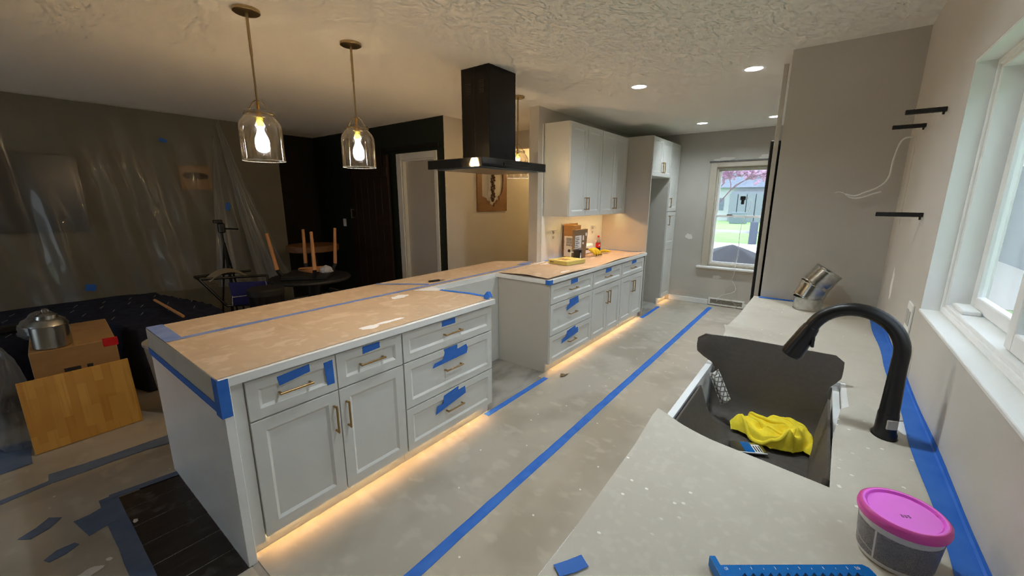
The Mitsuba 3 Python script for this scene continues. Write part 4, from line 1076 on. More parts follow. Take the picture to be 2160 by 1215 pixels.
# yellow cloth: one crumpled heap with folded ridges
foot = Polygon([(1.835, 0.213), (1.772, 0.199), (1.77, 0.174), (1.756, 0.146), (1.72, 0.093), (1.705, 0.055), (1.725, -0.014), (1.763, -0.046), (1.742, -0.078), (1.80, -0.080), (1.845, -0.074), (1.925, -0.035), (1.93, 0.026), (1.925, 0.075), (1.885, 0.12), (1.89, 0.15), (1.845, 0.17), (1.83, 0.19)]).buffer(0.008).buffer(-0.004)
RIDGES = [([(1.815, 0.173), (1.765, 0.15), (1.715, 0.09), (1.712, 0.045), (1.745, 0.008), (1.80, -0.015)], 0.011, 0.026), ([(1.825, 0.15), (1.799, 0.088), (1.756, 0.029), (1.74, 0.001)], 0.010, 0.022),
          ([(1.877, 0.154), (1.845, 0.102), (1.850, 0.03)], 0.012, 0.024), ([(1.913, 0.072), (1.877, 0.001), (1.794, -0.02)], 0.012, 0.016), ([(1.913, 0.022), (1.862, -0.033), (1.766, -0.033), (1.735, -0.003)], 0.010, 0.018),
          ([(1.912, 0.003), (1.893, -0.046), (1.811, -0.08), (1.77, -0.085)], 0.009, 0.016), ([(1.79, 0.205), (1.80, 0.185), (1.82, 0.19)], 0.008, 0.014),
          ([(1.794, 0.105), (1.822, 0.025)], 0.009, -0.026), ([(1.785, 0.016), (1.77, -0.004)], 0.008, -0.022), ([(1.73, -0.043), (1.79, -0.062)], 0.008, -0.018), ([(1.765, 0.12), (1.738, 0.075), (1.745, 0.03)], 0.010, -0.012)]


def seg_d(x, y, pts):
    best = np.full(np.shape(x), 9.0)
    for p, q in zip(pts[:-1], pts[1:]):
        p, q = np.array(p), np.array(q)
        v = q - p
        t = np.clip(((x - p[0]) * v[0] + (y - p[1]) * v[1]) / (v @ v), 0, 1)
        best = np.minimum(best, np.hypot(x - p[0] - t * v[0], y - p[1] - t * v[1]))
    return best


def cloth_h(x, y):
    import shapely
    d = shapely.distance(shapely.points(x, y), foot.exterior)
    e = np.clip(d / 0.034, 0, 1)
    q = np.c_[x * 22, y * 22, x * 0]
    wx, wy = x + 0.006 * (meshkit.noise(q, 3) - 0.5), y + 0.006 * (meshkit.noise(q, 5) - 0.5)
    z = 0.036 * np.sqrt(np.clip(1 - (1 - np.clip(d / 0.022, 0, 1)) ** 2, 0, 1))
    for pts, w, a in RIDGES:
        z = z + a * np.exp(-(seg_d(wx, wy, pts) / (1.25 * w if a > 0 else 0.9 * w)) ** 2) * np.clip(d / 0.012, 0, 1)
    return z * (d > 0) * shapely.contains_xy(foot, x, y)


CX, CY = np.arange(1.66, 1.97, 0.0025), np.arange(-0.13, 0.24, 0.0025)
GX, GY = np.meshgrid(CX, CY, indexing='ij')
from scipy.ndimage import gaussian_filter, map_coordinates
CZ = gaussian_filter(cloth_h(GX.ravel(), GY.ravel()).reshape(GX.shape), 1.7)


def cloth_z(x, y):
    z = map_coordinates(CZ, [(x - CX[0]) / 0.0025, (y - CY[0]) / 0.0025], order=1)
    return 0.712 + np.maximum(z - 0.004, 0.0)


rolls = []
for k_, r_ in ((0, 0.0085), (1, 0.0075), (2, 0.008), (5, 0.0065), (3, 0.006)):
    c_ = spline([(x, y, 0) for x, y in RIDGES[k_][0]], 40)
    c_[:, 2] = cloth_z(c_[:, 0], c_[:, 1]) + 0.001
    rolls.append(tube(c_, r_ * (0.25 + 0.75 * np.sin(np.linspace(0.06, PI - 0.06, 40)) ** 0.5), 12))
solo('cleaning_cloth', cat_(sheet(foot, cloth_z, 0.002, 0.003), rolls), 'yellow_cloth', 'crumpled bright yellow microfibre cloth lying in the sink liner', 'cloth', smooth=True)
pk = thing('foil_packet', 'small blue and silver packet beside the yellow cloth in the sink', 'packet')
R2 = lambda m: mv(rot(m, [0, 0, 1], 28, (0, 0, 0)), 1.665, 0.125, 0.708)
part(pk, 'wrapper', R2(cbox(-0.035, 0.035, -0.06, 0.06, 0.0, 0.008, .003)), 'steel')
part(pk, 'blue_panel', R2(box(-0.033, 0.033, -0.015, 0.02, 0.008, 0.0086)), 'ruler_blue')
part(pk, 'white_panel', R2(box(-0.033, 0.02, -0.045, -0.015, 0.008, 0.0086)), 'paper_white')
part(pk, 'print_line', R2(cat_([box(-0.028, 0.01, -0.042 + j * 0.009, -0.038 + j * 0.009, 0.0086, 0.009) for j in range(3)])), 'ink')

# faucet
fx, fy = 1.612, -0.232
fa = thing('faucet', 'matte black gooseneck kitchen faucet rising behind the sink', 'faucet')
part(fa, 'base', mv(lathe([(0.0, zr + 0.005), (0.031, zr + 0.005), (0.031, zr + 0.02), (0.027, zr + 0.03), (0.026, zr + 0.085), (0.0245, zr + 0.09), (0.0, zr + 0.09)], 32), fx, fy), 'matte_black', smooth=40)
neck = [(fx, fy, zr + 0.085), (fx, fy, 1.10), (fx, fy, 1.18)]
cx, rad = fy + 0.115, 0.115
for t in np.linspace(0, PI * 0.90, 22)[1:]:
    neck.append((fx + 0.02 * t / PI, cx - rad * math.cos(t), 1.20 + rad * math.sin(t) * 1.0))
neck = spline(neck, 70)
part(fa, 'neck', tube(neck, np.r_[np.linspace(0.0245, 0.0205, 20), np.full(50, 0.0205)], 20), 'matte_black', smooth=40)
e0 = neck[-1]
dvec = neck[-1] - neck[-3]
dvec /= np.linalg.norm(dvec)
part(fa, 'spray_head', tube([e0 - dvec * 0.005, e0, e0 + dvec * 0.02, e0 + dvec * 0.105, e0 + dvec * 0.115], [0.0215, 0.0235, 0.026, 0.033, 0.0315], 24), 'matte_black', smooth=40)
bm = cbox(-0.006, 0.006, -0.005, 0.005, -0.018, 0.018, .002)
side = np.array([-0.55, -0.8, 0])
part(fa, 'spray_button', mv(bm, *(e0 + dvec * 0.05 + np.array([-0.014, -0.029, 0.0]))), 'rubber_black')
part(fa, 'lever', tube([(fx + 0.02, fy - 0.01, zr + 0.065), (fx + 0.055, fy - 0.02, zr + 0.07), (fx + 0.06, fy - 0.02, zr + 0.075)], 0.011, 12), 'matte_black', smooth=40)
part(fa, 'film_scrap', rot(cbox(fx - 0.03, fx - 0.024, fy - 0.012, fy + 0.016, zr + 0.045, zr + 0.075, .002), [0, 0, 1], 25, (fx, fy, 0)), 'socket_gray', label='scrap of clear protective film')

# duct elbow
du = thing('duct_elbow', 'shiny galvanised duct elbow standing on the far right counter', 'duct')
dx0, dy0, rD = 3.34, 0.025, 0.083
segs = [((dx0, dy0, zr + 0.005), (0, 0, 1), 0.095), None]


def gore(c, d, L, r0, r1, n=36):
    c, d = np.array(c, float), np.array(d, float)
    d /= np.linalg.norm(d)
    rib = lambda s: 0.0
    P = [c + d * L * t for t in (0, 0.04, 0.08, 0.5, 0.9, 0.95, 1)]
    return tube(P, [r0 + .003, r0 + .003, r0, (r0 + r1) / 2, r1, r1 + .004, r1 + .004], n, False)


c = np.array([dx0, dy0, zr + 0.005])
part(du, 'lower_gore', gore(c, (0, 0, 1), 0.085, rD - .003, rD), 'galvanised', smooth=30)
c1 = c + np.array([0, 0.004, 0.075])
part(du, 'middle_gore', gore(c1, (0.05, -0.30, 0.95), 0.105, rD + 0.002, rD), 'galvanised', smooth=30)
c2 = c1 + np.array([0.05, -0.30, 0.95]) * 0.095
part(du, 'upper_gore', gore(c2, (0.08, -0.52, 0.85), 0.12, rD, rD - .003), 'galvanised', smooth=30)
part(du, 'rim', tube([c2 + np.array([0.08, -0.52, 0.85]) * 0.115, c2 + np.array([0.08, -0.52, 0.85]) * 0.122], [rD, rD], 36, False), 'galvanised', smooth=30)

# pot with pink lid
px_, py_, q_ = 1.045, -0.203, 0.85
pt = thing('plastic_tub', 'white plastic tub with a bright pink lid standing by the wall on the near counter', 'tub')
z0 = zr + 0.004
H = 0.103
part(pt, 'body', mv(lathe([(0.0, z0), (0.066 * q_, z0), (0.070 * q_, z0 + 0.005), (0.0735 * q_, z0 + 0.04), (0.0775 * q_, z0 + H - 0.02), (0.079 * q_, z0 + H - 0.018), (0.079 * q_, z0 + H)], 64), px_, py_), 'bucket_white', smooth=40)
n = 96
a = np.linspace(0, 2 * PI, n + 1)
zs = np.linspace(z0 + 0.012, z0 + H - 0.027, 6)
V, UV = [], []
for i, z in enumerate(zs):
    t = (z - z0 - 0.005) / (H - 0.025)
    r = q_ * (0.0708 + 0.0068 * t) + 0.0006
    V.append(np.c_[px_ + r * np.cos(a), py_ + r * np.sin(a), np.full(n + 1, z)])
    UV.append(np.c_[a / (2 * PI), np.full(n + 1, i / 5)])
lb = quadgrid(np.array(V))
part(pt, 'label', lb, 'pot_label', smooth=True, label='gray printed label', uv=np.vstack(UV))
ld = part(pt, 'lid', mv(lathe([(0.0, z0 + H + 0.0035), (0.066 * q_, z0 + H + 0.0035), (0.067 * q_, z0 + H + 0.001), (0.070 * q_, z0 + H + 0.001), (0.071 * q_, z0 + H + 0.008), (0.076 * q_, z0 + H + 0.008)][::-1], 64), px_, py_), 'pink_plastic', smooth=30, label='bright pink lid')
part(ld, 'rim', mv(lathe([(0.080 * q_, z0 + H - 0.012), (0.0835 * q_, z0 + H - 0.011), (0.085 * q_, z0 + H - 0.004), (0.0835 * q_, z0 + H + 0.004), (0.078 * q_, z0 + H + 0.0082), (0.0755 * q_, z0 + H + 0.0081)], 64), px_, py_), 'pink_rim', smooth=40, label='deep pink rim')
for t in (0.3, 1.9, 2.6, 3.6, 5.2):
    part(ld, 'stud', mv(cbox(-0.003, 0.003, -0.002, 0.002, 0, 0.003, .001), px_ + 0.0685 * q_ * math.cos(t), py_ + 0.0685 * q_ * math.sin(t), z0 + H + 0.001), 'pink_rim')
tx = meshkit.text_mesh('333', 0.007, 0.0004)
part(ld, 'stamp', mv(rot(tx, [0, 0, 1], -62), px_ - 0.022, py_ + 0.005, z0 + H + 0.0036), 'ink', label='small stamped digits')

# blue saw-tooth square at the lower edge
ru = thing('notched_square', 'blue metal square with saw-tooth slot at the front edge of the right counter', 'square')
ang = math.degrees(math.atan2(-0.154 - 0.094, 0.988 - 0.796))
ang = -52.2
zb = zr + 0.008
def RU(m):
    return mv(rot(m, [0, 0, 1], ang), 0.787, 0.086, zb)
Lr = 0.305
teeth = [(0.04, -0.042)]
nt = 14
for j in range(nt):
    x = 0.04 + 0.24 * j / nt
    teeth += [(x, -0.025), (x + 0.24 / nt * 0.55, -0.018), (x + 0.24 / nt * 0.62, -0.025)]
teeth += [(0.28, -0.025), (0.28, -0.10), (0.04, -0.10)]
blade = Polygon([(0.0, 0.0), (Lr - 0.008, 0.0), (Lr, -0.008), (Lr, -0.14), (0.0, -0.14)]).difference(Polygon(teeth))
part(ru, 'blade', RU(extr(blade, 0.003, 'z')), 'ruler_blue')
part(ru, 'lip', RU(cbox(-0.012, 0.0, -0.14, 0.004, -0.002, 0.022, .001)), 'ruler_blue')
for j in range(12):
    part(ru, 'tick', RU(box(0.02 + j * 0.024, 0.021 + j * 0.024, -0.011, -0.005 - 0.003 * (j % 2), 0.003, 0.0033)), 'paper_white')
for j, x in enumerate((0.014, 0.275)):
    part(ru, 'numeral', RU(mv(meshkit.text_mesh('10' if j else '0', 0.006, 0.0003), x, -0.0115, 0.003)), 'paper_white')

# ------------------------------------------------------------------ living room
tv = thing('television', 'large dark television on the left wall behind the plastic sheeting', 'television')
part(tv, 'bezel', cbox(-0.72, 0.75, YL - 0.055, YL - 0.01, 1.31, 2.09, .006), 'tv_black')
part(tv, 'screen', box(-0.705, 0.735, YL - 0.0565, YL - 0.055, 1.325, 2.075), 'tv_black')
pi = thing('framed_picture', 'tan picture with a dark feather shape on the left wall behind the sheeting', 'picture')
part(pi, 'panel', cbox(1.61, 1.94, YL - 0.02, YL, 1.76, 2.05, .003), 'picture_tan')
fe = Polygon([(1.63, 1.925), (1.67, 1.965), (1.78, 1.975), (1.88, 1.955), (1.92, 1.925), (1.88, 1.895), (1.76, 1.885), (1.67, 1.895)])
part(pi, 'feather', extr(fe, 0.003, 'y', YL - 0.023), 'feather_brown', label='dark feather shape')


def plastic():
    n, m = 260, 40
    s, t = np.meshgrid(np.linspace(0, 1, n), np.linspace(0, 1, m), indexing='ij')   # along, down
    x = XB + 0.2 + s * (2.06 - XB - 0.2) + 0.50 * t ** 1.2 * np.clip((s - 0.72) / 0.28, 0, 1) ** 1.3
    z = 2.63 - t * 2.08
    amp = 0.010 + 0.055 * t ** 0.9
    y = YL - 0.085 - amp * (1.2 + np.sin(x * 9.0 + 2.0 * t + 1.3 * np.sin(x * 3.1)) + 0.5 * np.sin(x * 23.0 - 5.0 * t))
    q = np.stack([x * 5, z * 2, x * 0], -1)
    y -= 0.05 * (meshkit.fbm(q, 3) - 0.3) * (0.3 + t)
    return np.stack([x, np.minimum(y, YL - 0.07), z], -1)


pl = thing('plastic_sheeting', 'clear plastic dust sheeting hung from the ceiling over the left wall', 'plastic sheeting')
part(pl, 'curtain', quadgrid(plastic()), 'clear_film', smooth=True)
# gathered rope-like edge
for (top_, bot, r0, r1, k) in [((2.06, 6.28, 2.62), (2.56, 6.12, 0.50), 0.018, 0.11, 0), ((2.05, 6.26, 2.58), (2.35, 6.0, 0.5), 0.015, 0.10, 1), ((2.0, 6.27, 2.45), (1.86, 6.02, 0.55), 0.01, 0.09, 2)]:
    nn = 44
    tt = np.linspace(0, 1, nn)
    C = np.array(top_) + tt[:, None] * (np.array(bot) - np.array(top_))
    C[:, 0] -= 0.10 * np.sin(tt * PI) * (0.5 if k == 0 else 0.2)
    rows = []
    for i in range(nn):
        r = r0 + (r1 - r0) * tt[i] ** 1.1
        a = np.linspace(-0.2, PI + 0.4, 36)
        rr = r * (1 + 0.28 * np.sin(7 * a + 3 * tt[i] + k) * tt[i] + 0.16 * np.sin(15 * a + 2 * k))
        rows.append(np.c_[C[i, 0] + rr * np.cos(a) * 1.1, C[i, 1] - rr * np.sin(a) * 0.7, np.full(36, C[i, 2])])
    part(pl, 'gathered_fold', quadgrid(np.array(rows)), 'clear_film', smooth=True)
for (x, z, w, h, lab) in [(1.448, 2.30, 0.07, 0.04, 'blue tape scrap high on the plastic sheeting'), (2.0, 1.55, 0.05, 0.10, 'upright blue tape scrap on the gathered plastic sheeting'), (0.62, 0.72, 0.08, 0.07, 'blue tape scrap at the foot of the plastic sheeting')]:
    solo('tape_scrap', rot(cbox(x - w / 2, x + w / 2, YL - 0.262, YL - 0.26, z - h / 2, z + h / 2, .0005), [0, 1, 0], 12, (x, 0, z)), 'blue_tape', lab, 'tape')

# blanket covered low seat
def blanket():
    n, m = 90, 110
    X, Y = np.meshgrid(np.linspace(-1.6, 1.50, n), np.linspace(0, 1, m), indexing='ij')
    yf0 = 4.86 - 0.40 * np.clip((X - 0.56) / 0.10, 0, 1)
    Y = yf0 + (6.06 - yf0) * Y
    e = np.clip((1.50 - 0.25 * np.clip((Y - 5.0) / 0.9, 0, 1) - X) / 0.12, 0, 1)
    f_ = np.clip((Y - yf0) / 0.14, 0, 1)
    s = lambda a: a * a * (3 - 2 * a)
    top_ = 0.60 - 0.10 * np.clip((5.2 - Y) / 0.9, 0, 1) - 0.05 * np.clip((X - 0.9) / 0.7, 0, 1)
    q = np.stack([X * 3, Y * 3, X * 0], -1)
    z = 0.012 + (top_ - 0.012) * s(e) * s(f_) + 0.03 * (meshkit.fbm(q, 3) - 0.5) * s(f_) * s(e)
    X = np.where(e <= 0, np.minimum(X, 1.50 - 0.25 * np.clip((Y - 5.0) / 0.9, 0, 1)), X)
    return np.stack([X, Y, np.maximum(z, 0.012)], -1)


bk = thing('covered_sofa', 'low sofa covered with a dark navy moving blanket', 'sofa')
part(bk, 'blanket', thicken(quadgrid(blanket()), 0.006), 'blanket', smooth=True, label='dark navy quilted blanket')
part(bk, 'seat', cbox(-1.4, 1.08, 5.02, 5.95, 0.02, 0.44, .03), 'rubber_black')
stitch = []
for i in range(9):
    for j in range(4):
        x, y = -0.4 + i * 0.2 + 0.05 * (j % 2), 5.0 + j * 0.25
        stitch.append(mv(rot(cbox(-0.05, 0.05, -0.003, 0.003, 0, 0.003, .001), [0, 0, 1], 70), x, y, 0.60 - 0.10 * np.clip((5.2 - y) / 0.9, 0, 1) - 0.05 * np.clip((x - 0.9) / 0.7, 0, 1) + 0.012))
part(bk, 'stitching', cat_(stitch), 'thread', kind='stuff', label='pale quilting stitches')
st = solo('wooden_stick', tube([(0.97, 5.35, 0.635), (0.98, 5.0, 0.625), (1.0, 4.55, 0.60)], [0.012, 0.013, 0.013], 8), 'light_wood', 'pale wooden stick lying on the dark blanket', 'stick', smooth=40)

# cardboard box, leaning panel, pot
cbx = thing('moving_box', 'large brown cardboard box behind the leaning wooden panel', 'box')
RB = lambda m: rot(m, [0, 0, 1], -4, (0.3, 4.4, 0))
part(cbx, 'body', RB(cbox(0.08, 0.50, 4.04, 4.80, 0.006, 0.648, .006)), 'cardboard')
part(cbx, 'flap_seam', RB(box(0.285, 0.291, 4.04, 4.79, 0.648, 0.6495)), 'cardboard_dark')
part(cbx, 'red_tape', RB(cat_(box(0.43, 0.51, 4.0385, 4.0398, 0.60, 0.651), box(0.43, 0.51, 4.04, 4.09, 0.648, 0.6495))), 'red_plastic', label='scrap of red tape')
part(cbx, 'print_mark', RB(cat_(box(0.22, 0.30, 4.0385, 4.0398, 0.46, 0.50), box(0.33, 0.36, 4.0385, 4.0398, 0.475, 0.50))), 'ink')
lp = thing('leaning_board', 'honey coloured bamboo panel leaning against the cardboard box', 'panel')
pm = cbox(-0.025, 0.515, 0, 0.018, 0, 0.487, .002)
part(lp, 'face', rot(rot(mv(pm, 0, 3.905, 0.006), [1, 0, 0], -9.5, (0, 3.905, 0.006)), [0, 0, 1], 1.8, (0, 3.9, 0)), 'bamboo')
pot = thing('metal_pot', 'brushed metal stovetop coffee pot standing on the cardboard box', 'pot')
part(pot, 'body', mv(lathe([(0, 0.652), (0.088, 0.652), (0.093, 0.658), (0.093, 0.80), (0.098, 0.806), (0.084, 0.835), (0.06, 0.85), (0.0, 0.852)], 40), 0.178, 4.14), 'steel', smooth=40)
part(pot, 'lid', mv(lathe([(0.055, 0.85), (0.052, 0.872), (0.03, 0.886), (0, 0.888)], 32), 0.178, 4.14), 'steel', smooth=40)
part(pot, 'knob', mv(lathe([(0.0, 0.886), (0.016, 0.888), (0.02, 0.905), (0.014, 0.918), (0, 0.92)], 20), 0.178, 4.14), 'jar_glass', smooth=True)
# clear bags heaped at the left
def bag(cx, cy, z0, rx, ry, h, seed):
    nu, nv = 60, 24
    a, t = np.meshgrid(np.linspace(0, 2 * PI, nu), np.linspace(0, 1, nv), indexing='xy')
    r = np.cos(t * PI / 2) ** 0.5
    k = 1 + 0.22 * (meshkit.fbm(np.stack([np.cos(a) * 2 + seed, np.sin(a) * 2, t * 4], -1), 3) - 0.4) * 2
    V = np.stack([cx + rx * k * r * np.cos(a), cy + ry * k * r * np.sin(a), z0 + h * t * (0.85 + 0.3 * k - 0.3)], -1)
    return quadgrid(V)


solo('plastic_bag', bag(0.17, 4.56, 0.655, 0.13, 0.20, 0.20, 3), 'clear_film', 'crumpled clear plastic bag heaped on the cardboard box beside the metal pot', 'plastic bag', smooth=True)
solo('plastic_bag', bag(-0.07, 4.24, 0.01, 0.11, 0.18, 0.78, 8), 'clear_film', 'tall clear plastic bag hanging down left of the cardboard box', 'plastic bag', smooth=True)
solo('dark_bag', bag(-0.24, 4.68, 0.01, 0.13, 0.14, 0.55, 5), 'blanket', 'dark blue bag on the floor left of the cardboard box, behind the clear bag', 'bag', smooth=True)
solo('level_tool', rot(cbox(-0.36, 0.105, 5.06, 5.11, 0.602, 0.652, .006), [0, 0, 1], 4, (0, 5.08, 0)), 'matte_black', 'black bar lying on the dark blanket at the left edge', 'bar')

# gray waste bin
bi = thing('waste_bin', 'gray tapered waste bin behind the waterfall end of the island', 'bin')
part(bi, 'body', mv(lathe([(0.0, 0.006), (0.12, 0.006), (0.125, 0.012), (0.175, 0.56), (0.183, 0.565), (0.183, 0.585), (0.176, 0.585), (0.170, 0.56), (0.122, 0.02), (0.0, 0.02)], 44), 0.775, 3.93), 'bin_gray', smooth=40)

# folding wagon with navy fabric
wg = thing('folding_wagon', 'folded camp wagon with black frame and navy fabric beside the covered sofa', 'wagon')
wo = np.array([1.68, 5.42, -0.05])
bars = [((-0.30, -0.02, 0.83), (0.36, -0.10, 0.79)), ((-0.30, -0.02, 0.83), (-0.10, -0.10, 0.50)), ((-0.30, 0.12, 0.84), (0.30, 0.22, 0.82)), ((-0.10, -0.10, 0.50), (0.32, -0.18, 0.46)), ((0.36, -0.10, 0.79), (0.32, -0.18, 0.46)), ((-0.30, -0.02, 0.83), (-0.30, 0.12, 0.84)), ((-0.05, -0.1, 0.50), (-0.05, -0.05, 0.02)), ((0.3, -0.18, 0.48), (0.3, -0.12, 0.02))]
for (p, q) in bars:
    part(wg, 'frame_tube', tube([wo + p, wo + q], 0.014, 8), 'matte_black', smooth=40)
Vf = np.array([[[-0.06 + 0.38 * u, -0.13 - 0.08 * u - 0.02 * math.sin(PI * w), 0.50 + 0.27 * w - 0.03 * u] for u in np.linspace(0, 1, 8)] for w in np.linspace(0, 1, 8)]) + wo
part(wg, 'fabric_panel', thicken(quadgrid(Vf), 0.004), 'navy_fabric', smooth=True, label='navy fabric side')
for pts in ([(-0.06, -0.135, 0.50), (-0.05, -0.137, 0.62)], [(-0.05, -0.14, 0.60), (0.12, -0.175, 0.60), (0.31, -0.215, 0.63)], [(0.31, -0.215, 0.63), (0.29, -0.205, 0.74)], [(0.29, -0.205, 0.70), (0.32, -0.215, 0.60)]):
    part(wg, 'piping', tube(np.array(pts) + wo + [0, -0.012, 0], 0.004, 6), 'piping_white', label='white piping')
Vt = np.array([[[-0.22 + 0.42 * u, -0.06 + 0.12 * w, 0.72 + 0.16 * math.sin(PI * (0.15 + 0.75 * u)) + 0.03 * w] for u in np.linspace(0, 1, 14)] for w in np.linspace(0, 1, 6)]) + wo
part(wg, 'canvas_flap', thicken(quadgrid(Vt), 0.006), 'canvas_tan', smooth=True, label='tan folded canvas')

# tripod
tp_ = thing('tripod', 'black camera tripod standing before the gathered plastic sheeting', 'tripod')
tb = np.array([1.82, 5.86, 0])
part(tp_, 'column', tube([tb + [0, 0, 0.55], tb + [-0.02, 0, 1.26]], 0.012, 10), 'matte_black')
part(tp_, 'head', cat_(cbox(tb[0] - 0.09, tb[0] + 0.0, tb[1] - 0.03, tb[1] + 0.03, 1.36, 1.40, .006), cbox(tb[0] - 0.05, tb[0] + 0.02, tb[1] - 0.03, tb[1] + 0.03, 1.24, 1.36, .012)), 'matte_black')
part(tp_, 'pan_handle', tube([tb + [0.02, 0, 1.29], tb + [0.15, -0.05, 1.28]], 0.010, 8), 'matte_black')
for k in range(3):
    a = 0.5 + k * 2.1
    part(tp_, 'leg', tube([tb + [-0.01, 0, 1.12], tb + [0.17 * math.cos(a), 0.12 * math.sin(a), 0.01]], [0.013, 0.008], 8), 'matte_black')

# dark table with an upturned stool
tbz = 0.74
tbk = thing('dining_table', 'dark round table beyond the island carrying an upturned stool', 'table')
part(tbk, 'table_top', mv(lathe([(0.0, tbz - 0.035), (0.44, tbz - 0.035), (0.45, tbz - 0.02), (0.44, tbz), (0.0, tbz)], 48), 2.33, 4.83), 'rubber_black', smooth=40)
part(tbk, 'pedestal', mv(lathe([(0.0, 0.004), (0.28, 0.004), (0.27, 0.03), (0.05, 0.07), (0.045, tbz - 0.036), (0.0, tbz - 0.036)], 32), 2.33, 4.83), 'rubber_black', smooth=40)
so = thing('upturned_stool', 'upside down stool with four pale wooden legs pointing up on the dark table', 'stool')
part(so, 'seat', mv(rot(cbox(-0.25, 0.25, -0.25, 0.25, 0, 0.05, .015), [0, 0, 1], -40), 2.31, 4.82, tbz + 0.001), 'rubber_black')
for (b_, a_) in [((1.975, 4.858, 0.86), (1.97, 5.01, 1.264)), ((2.409, 5.089, 0.86), (2.46, 5.173, 1.276)), ((2.235, 4.526, 0.86), (2.283, 4.617, 1.285)), ((2.635, 4.801, 0.86), (2.706, 4.864, 1.294))]:
    a_, b_ = np.array(a_), np.array(b_)
    lg = part(so, 'leg', tube([b_, a_], [0.022, 0.017], 12), 'light_wood', smooth=40, label='pale wooden leg')
    dn = np.array([2.31, 4.82, 0]) + 0.85 * (b_ - [2.31, 4.82, 0])
    dn[2] = tbz + 0.03
    part(lg, 'painted_end', tube([dn, b_], [0.026, 0.022], 12), 'rubber_black', smooth=40)
solo('round_board', rot(mv(lathe([(0.0, 0.0), (0.33, 0.0), (0.34, 0.01), (0.34, 0.075), (0.33, 0.085), (0.0, 0.085)], 48), 2.85, 5.75, 0.93), [1, 0, 0], 0), 'brown_wood', 'round wooden table top behind the upturned stool', 'table top', smooth=40)
solo('round_board_stand', mv(lathe([(0, 0), (0.2, 0), (0.2, 0.03), (0.05, 0.05), (0.05, 0.93), (0, 0.93)], 24), 2.85, 5.75), 'rubber_black', 'dark pedestal under the round wooden table top', 'pedestal', smooth=40)
for j, lab in enumerate(['lowest pale wood offcut in the heap on the upturned stool', 'second pale wood offcut in the heap, turned a little left', 'middle pale wood offcut in the heap on the upturned stool', 'fourth pale wood offcut in the heap, crossing the others', 'topmost pale wood offcut in the heap on the upturned stool']):
    solo('wood_offcut', mv(rot(cbox(-0.13, 0.13, -0.018, 0.018, 0, 0.0115, .002), [0, 0, 1], 95 + 17 * j), 2.31 + 0.008 * j, 4.83, tbz + 0.052 + 0.012 * j), 'light_wood', lab, 'offcut', 'wood offcuts on the dark table')
solo('crumpled_wrap', bag(2.46, 4.70, tbz + 0.052, 0.07, 0.08, 0.09, 2), 'piping_white', 'crumpled white wrap at the end of the offcut heap', 'wrap', smooth=True)
# black bin and chair seen over the island back edge
bb_ = thing('black_bin', 'tall glossy black bin standing beyond the island', 'bin')
part(bb_, 'body', mv(lathe([(0, 0.005), (0.13, 0.005), (0.14, 0.02), (0.155, 0.72), (0.0, 0.72)], 40), 1.64, 4.35), 'tv_black', smooth=40)
part(bb_, 'lid', mv(lathe([(0.0, 0.721), (0.165, 0.721), (0.165, 0.77), (0.15, 0.785), (0, 0.785)], 40), 1.64, 4.35), 'rubber_black', smooth=40)
ch = thing('dark_chair', 'dark dining chair between the glossy black bin and the round table', 'chair')
for (x, y) in [(1.95, 4.02), (2.28, 4.02), (1.95, 4.30), (2.28, 4.30)]:
    part(ch, 'leg', cbox(x - 0.018, x + 0.018, y - 0.018, y + 0.018, 0.0, 0.45, .004), 'brown_wood')
part(ch, 'seat', cbox(1.93, 2.30, 4.0, 4.33, 0.45, 0.49, .01), 'rubber_black')
part(ch, 'back_rest', cbox(2.27, 2.30, 4.0, 4.33, 0.49, 0.68, .01), 'rubber_black')

# ------------------------------------------------------------------ outdoors
ZG = -0.45
struct('lawn', box(XF + 0.6, 90, -40, 40, ZG - 0.2, ZG), 'grass', 'green lawn beyond the far window')
struct('driveway', box(XF + 5.0, XF + 15.5, -40, 40, ZG, ZG + 0.012), 'concrete', 'pale concrete driveway outside')
struct('ground', box(-40, XF + 0.6, -40, -0.7, ZG - 0.2, ZG), 'grass', 'ground beside the house')
struct('patio', box(-12, XB - 0.2, -0.7, 20, ZG - 0.2, -0.1), 'concrete', 'pale patio outside the rear door')
tc = thing('covered_grill', 'grill under a dark tarpaulin just outside the far window', 'grill')
gx, gy = 9.6, 1.50
nu, nv = 40, 16
rows = []
for t in np.linspace(0, 1, nv):
    r = 0.02 + 1.12 * t ** 0.8
    ring = []
    for a in np.linspace(0, 2 * PI, nu):
        rr = r * (1 + 0.10 * math.cos(4 * a + 0.3) * t)
        ring.append([gx + 0.7 * rr * math.cos(a), gy + rr * math.sin(a), 0.72 - 0.45 * t ** 0.9 + 0.03 * math.cos(8 * a) * t])
    rows.append(ring)
for t in np.linspace(0.1, 1, 6):
    rows.append([[gx + (p[0] - gx) * (1 + 0.04 * t), gy + (p[1] - gy) * (1 + 0.04 * t), p[2] - (p[2] - ZG) * t] for p in rows[nv - 1]])
part(tc, 'tarpaulin', quadgrid(np.array(rows)[:, ::-1]), 'tarp', smooth=40)
fc = thing('yard_fence', 'white rail fence with a thick gray post outside the far window', 'fence')
part(fc, 'post', cbox(22.35, 22.65, 2.52, 2.84, ZG, 0.62, .03), 'post_gray')
part(fc, 'rail', cbox(22.66, 22.74, -4.5, 14, 0.05, 0.17, .01), 'house_white')
hs = thing('neighbour_house', 'pale house with gray roof across the lawn beyond the far window', 'house')
part(hs, 'wall', box(46, 54, -4, 22, ZG, 2.9), 'house_white')
part(hs, 'roof', extr(Polygon([(45.2, 2.8), (54.8, 2.8), (50, 5.8)]), 27, 'y', -4.5), 'shingle')
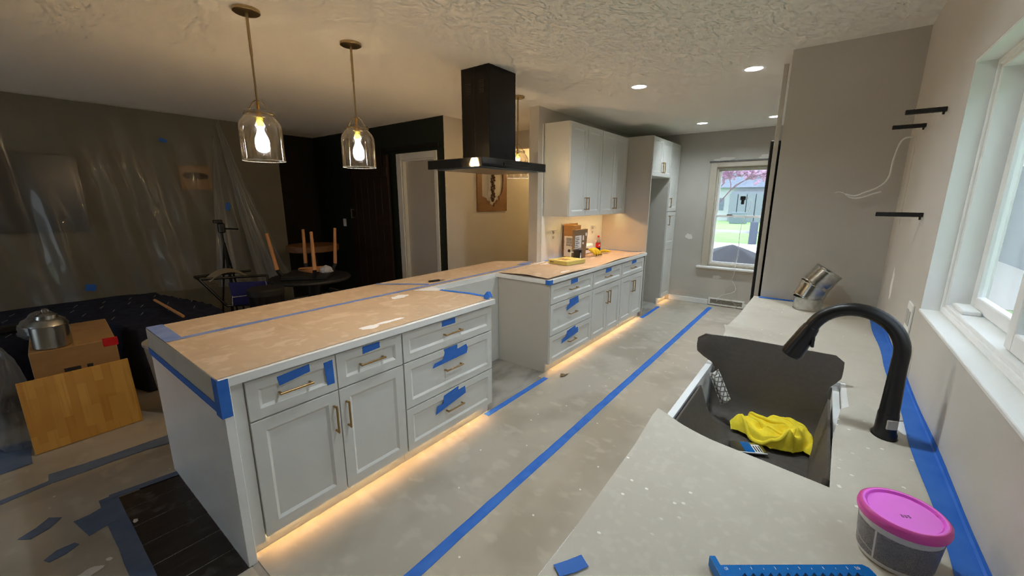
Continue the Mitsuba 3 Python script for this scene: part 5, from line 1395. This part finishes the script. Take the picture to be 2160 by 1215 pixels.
part(hs, 'garage_wall', box(44.8, 45.9, 1.0, 7.6, ZG, 2.4), 'fence_gray')
for j in range(9):
    part(hs, 'fence_board', cbox(44.6, 44.78, 1.0 + j * 0.75, 1.0 + j * 0.75 + 0.68, ZG, 2.2, .02), 'fence_gray')
part(hs, 'garage_window', box(45.9, 45.98, 8.4, 9.6, 0.6, 1.8), 'shingle')
ac = solo('yard_box', cbox(41, 42, 5.6, 6.9, ZG, 0.55, .05), 'siding', 'gray box standing on the lawn before the pale house', 'box')
tr = thing('flowering_tree', 'bare tree with pink blossom branches in the yard', 'tree')
brs = []
r5 = np.random.default_rng(5)


def grow(p, d, L, r, lev):
    q = p + d * L
    mid = (p + q) / 2 + r5.normal(0, 0.06 * L, 3)
    brs.append(tube([p, mid, q], [r, r * .85, r * .7], 6))
    if lev == 0:
        tips.append(q)
        return
    for _ in range(3):
        nd = d + r5.normal(0, 0.45, 3)
        nd[2] = abs(nd[2]) * 0.6 + 0.1
        nd /= np.linalg.norm(nd)
        grow(q, nd, L * 0.68, r * 0.62, lev - 1)


tips = []
grow(np.array([22.0, 4.9, ZG]), np.array([0, -0.22, 0.97]), 1.7, 0.06, 5)
part(tr, 'trunk', cat_(brs), 'bark')
fl_ = []
for q in tips:
    for _ in range(3):
        s = trimesh.creation.icosphere(0, 0.055 + 0.04 * r5.random())
        fl_.append(mv(s, *(q + r5.normal(0, 0.14, 3))))
part(tr, 'blossom', cat_(fl_), 'blossom', kind='stuff', label='pink blossom')
nh = thing('next_door_house', 'gray sided house wall outside the sink window', 'house')
for j in range(16):
    part(nh, 'siding_board', rot(box(-3, 34, -5.0, -4.97, ZG + j * 0.2, ZG + j * 0.2 + 0.2), [1, 0, 0], 3, (0, -5, ZG + j * 0.2)), 'siding')
part(nh, 'corner_board', cat_(box(5.6, 5.9, -4.97, -4.9, ZG, 2.75), box(9.6, 9.9, -4.97, -4.9, ZG, 2.75), box(12.8, 13.2, -4.97, -4.9, ZG, 2.75), box(17, 17.5, -4.97, -4.9, ZG, 2.75)), 'siding_pale')
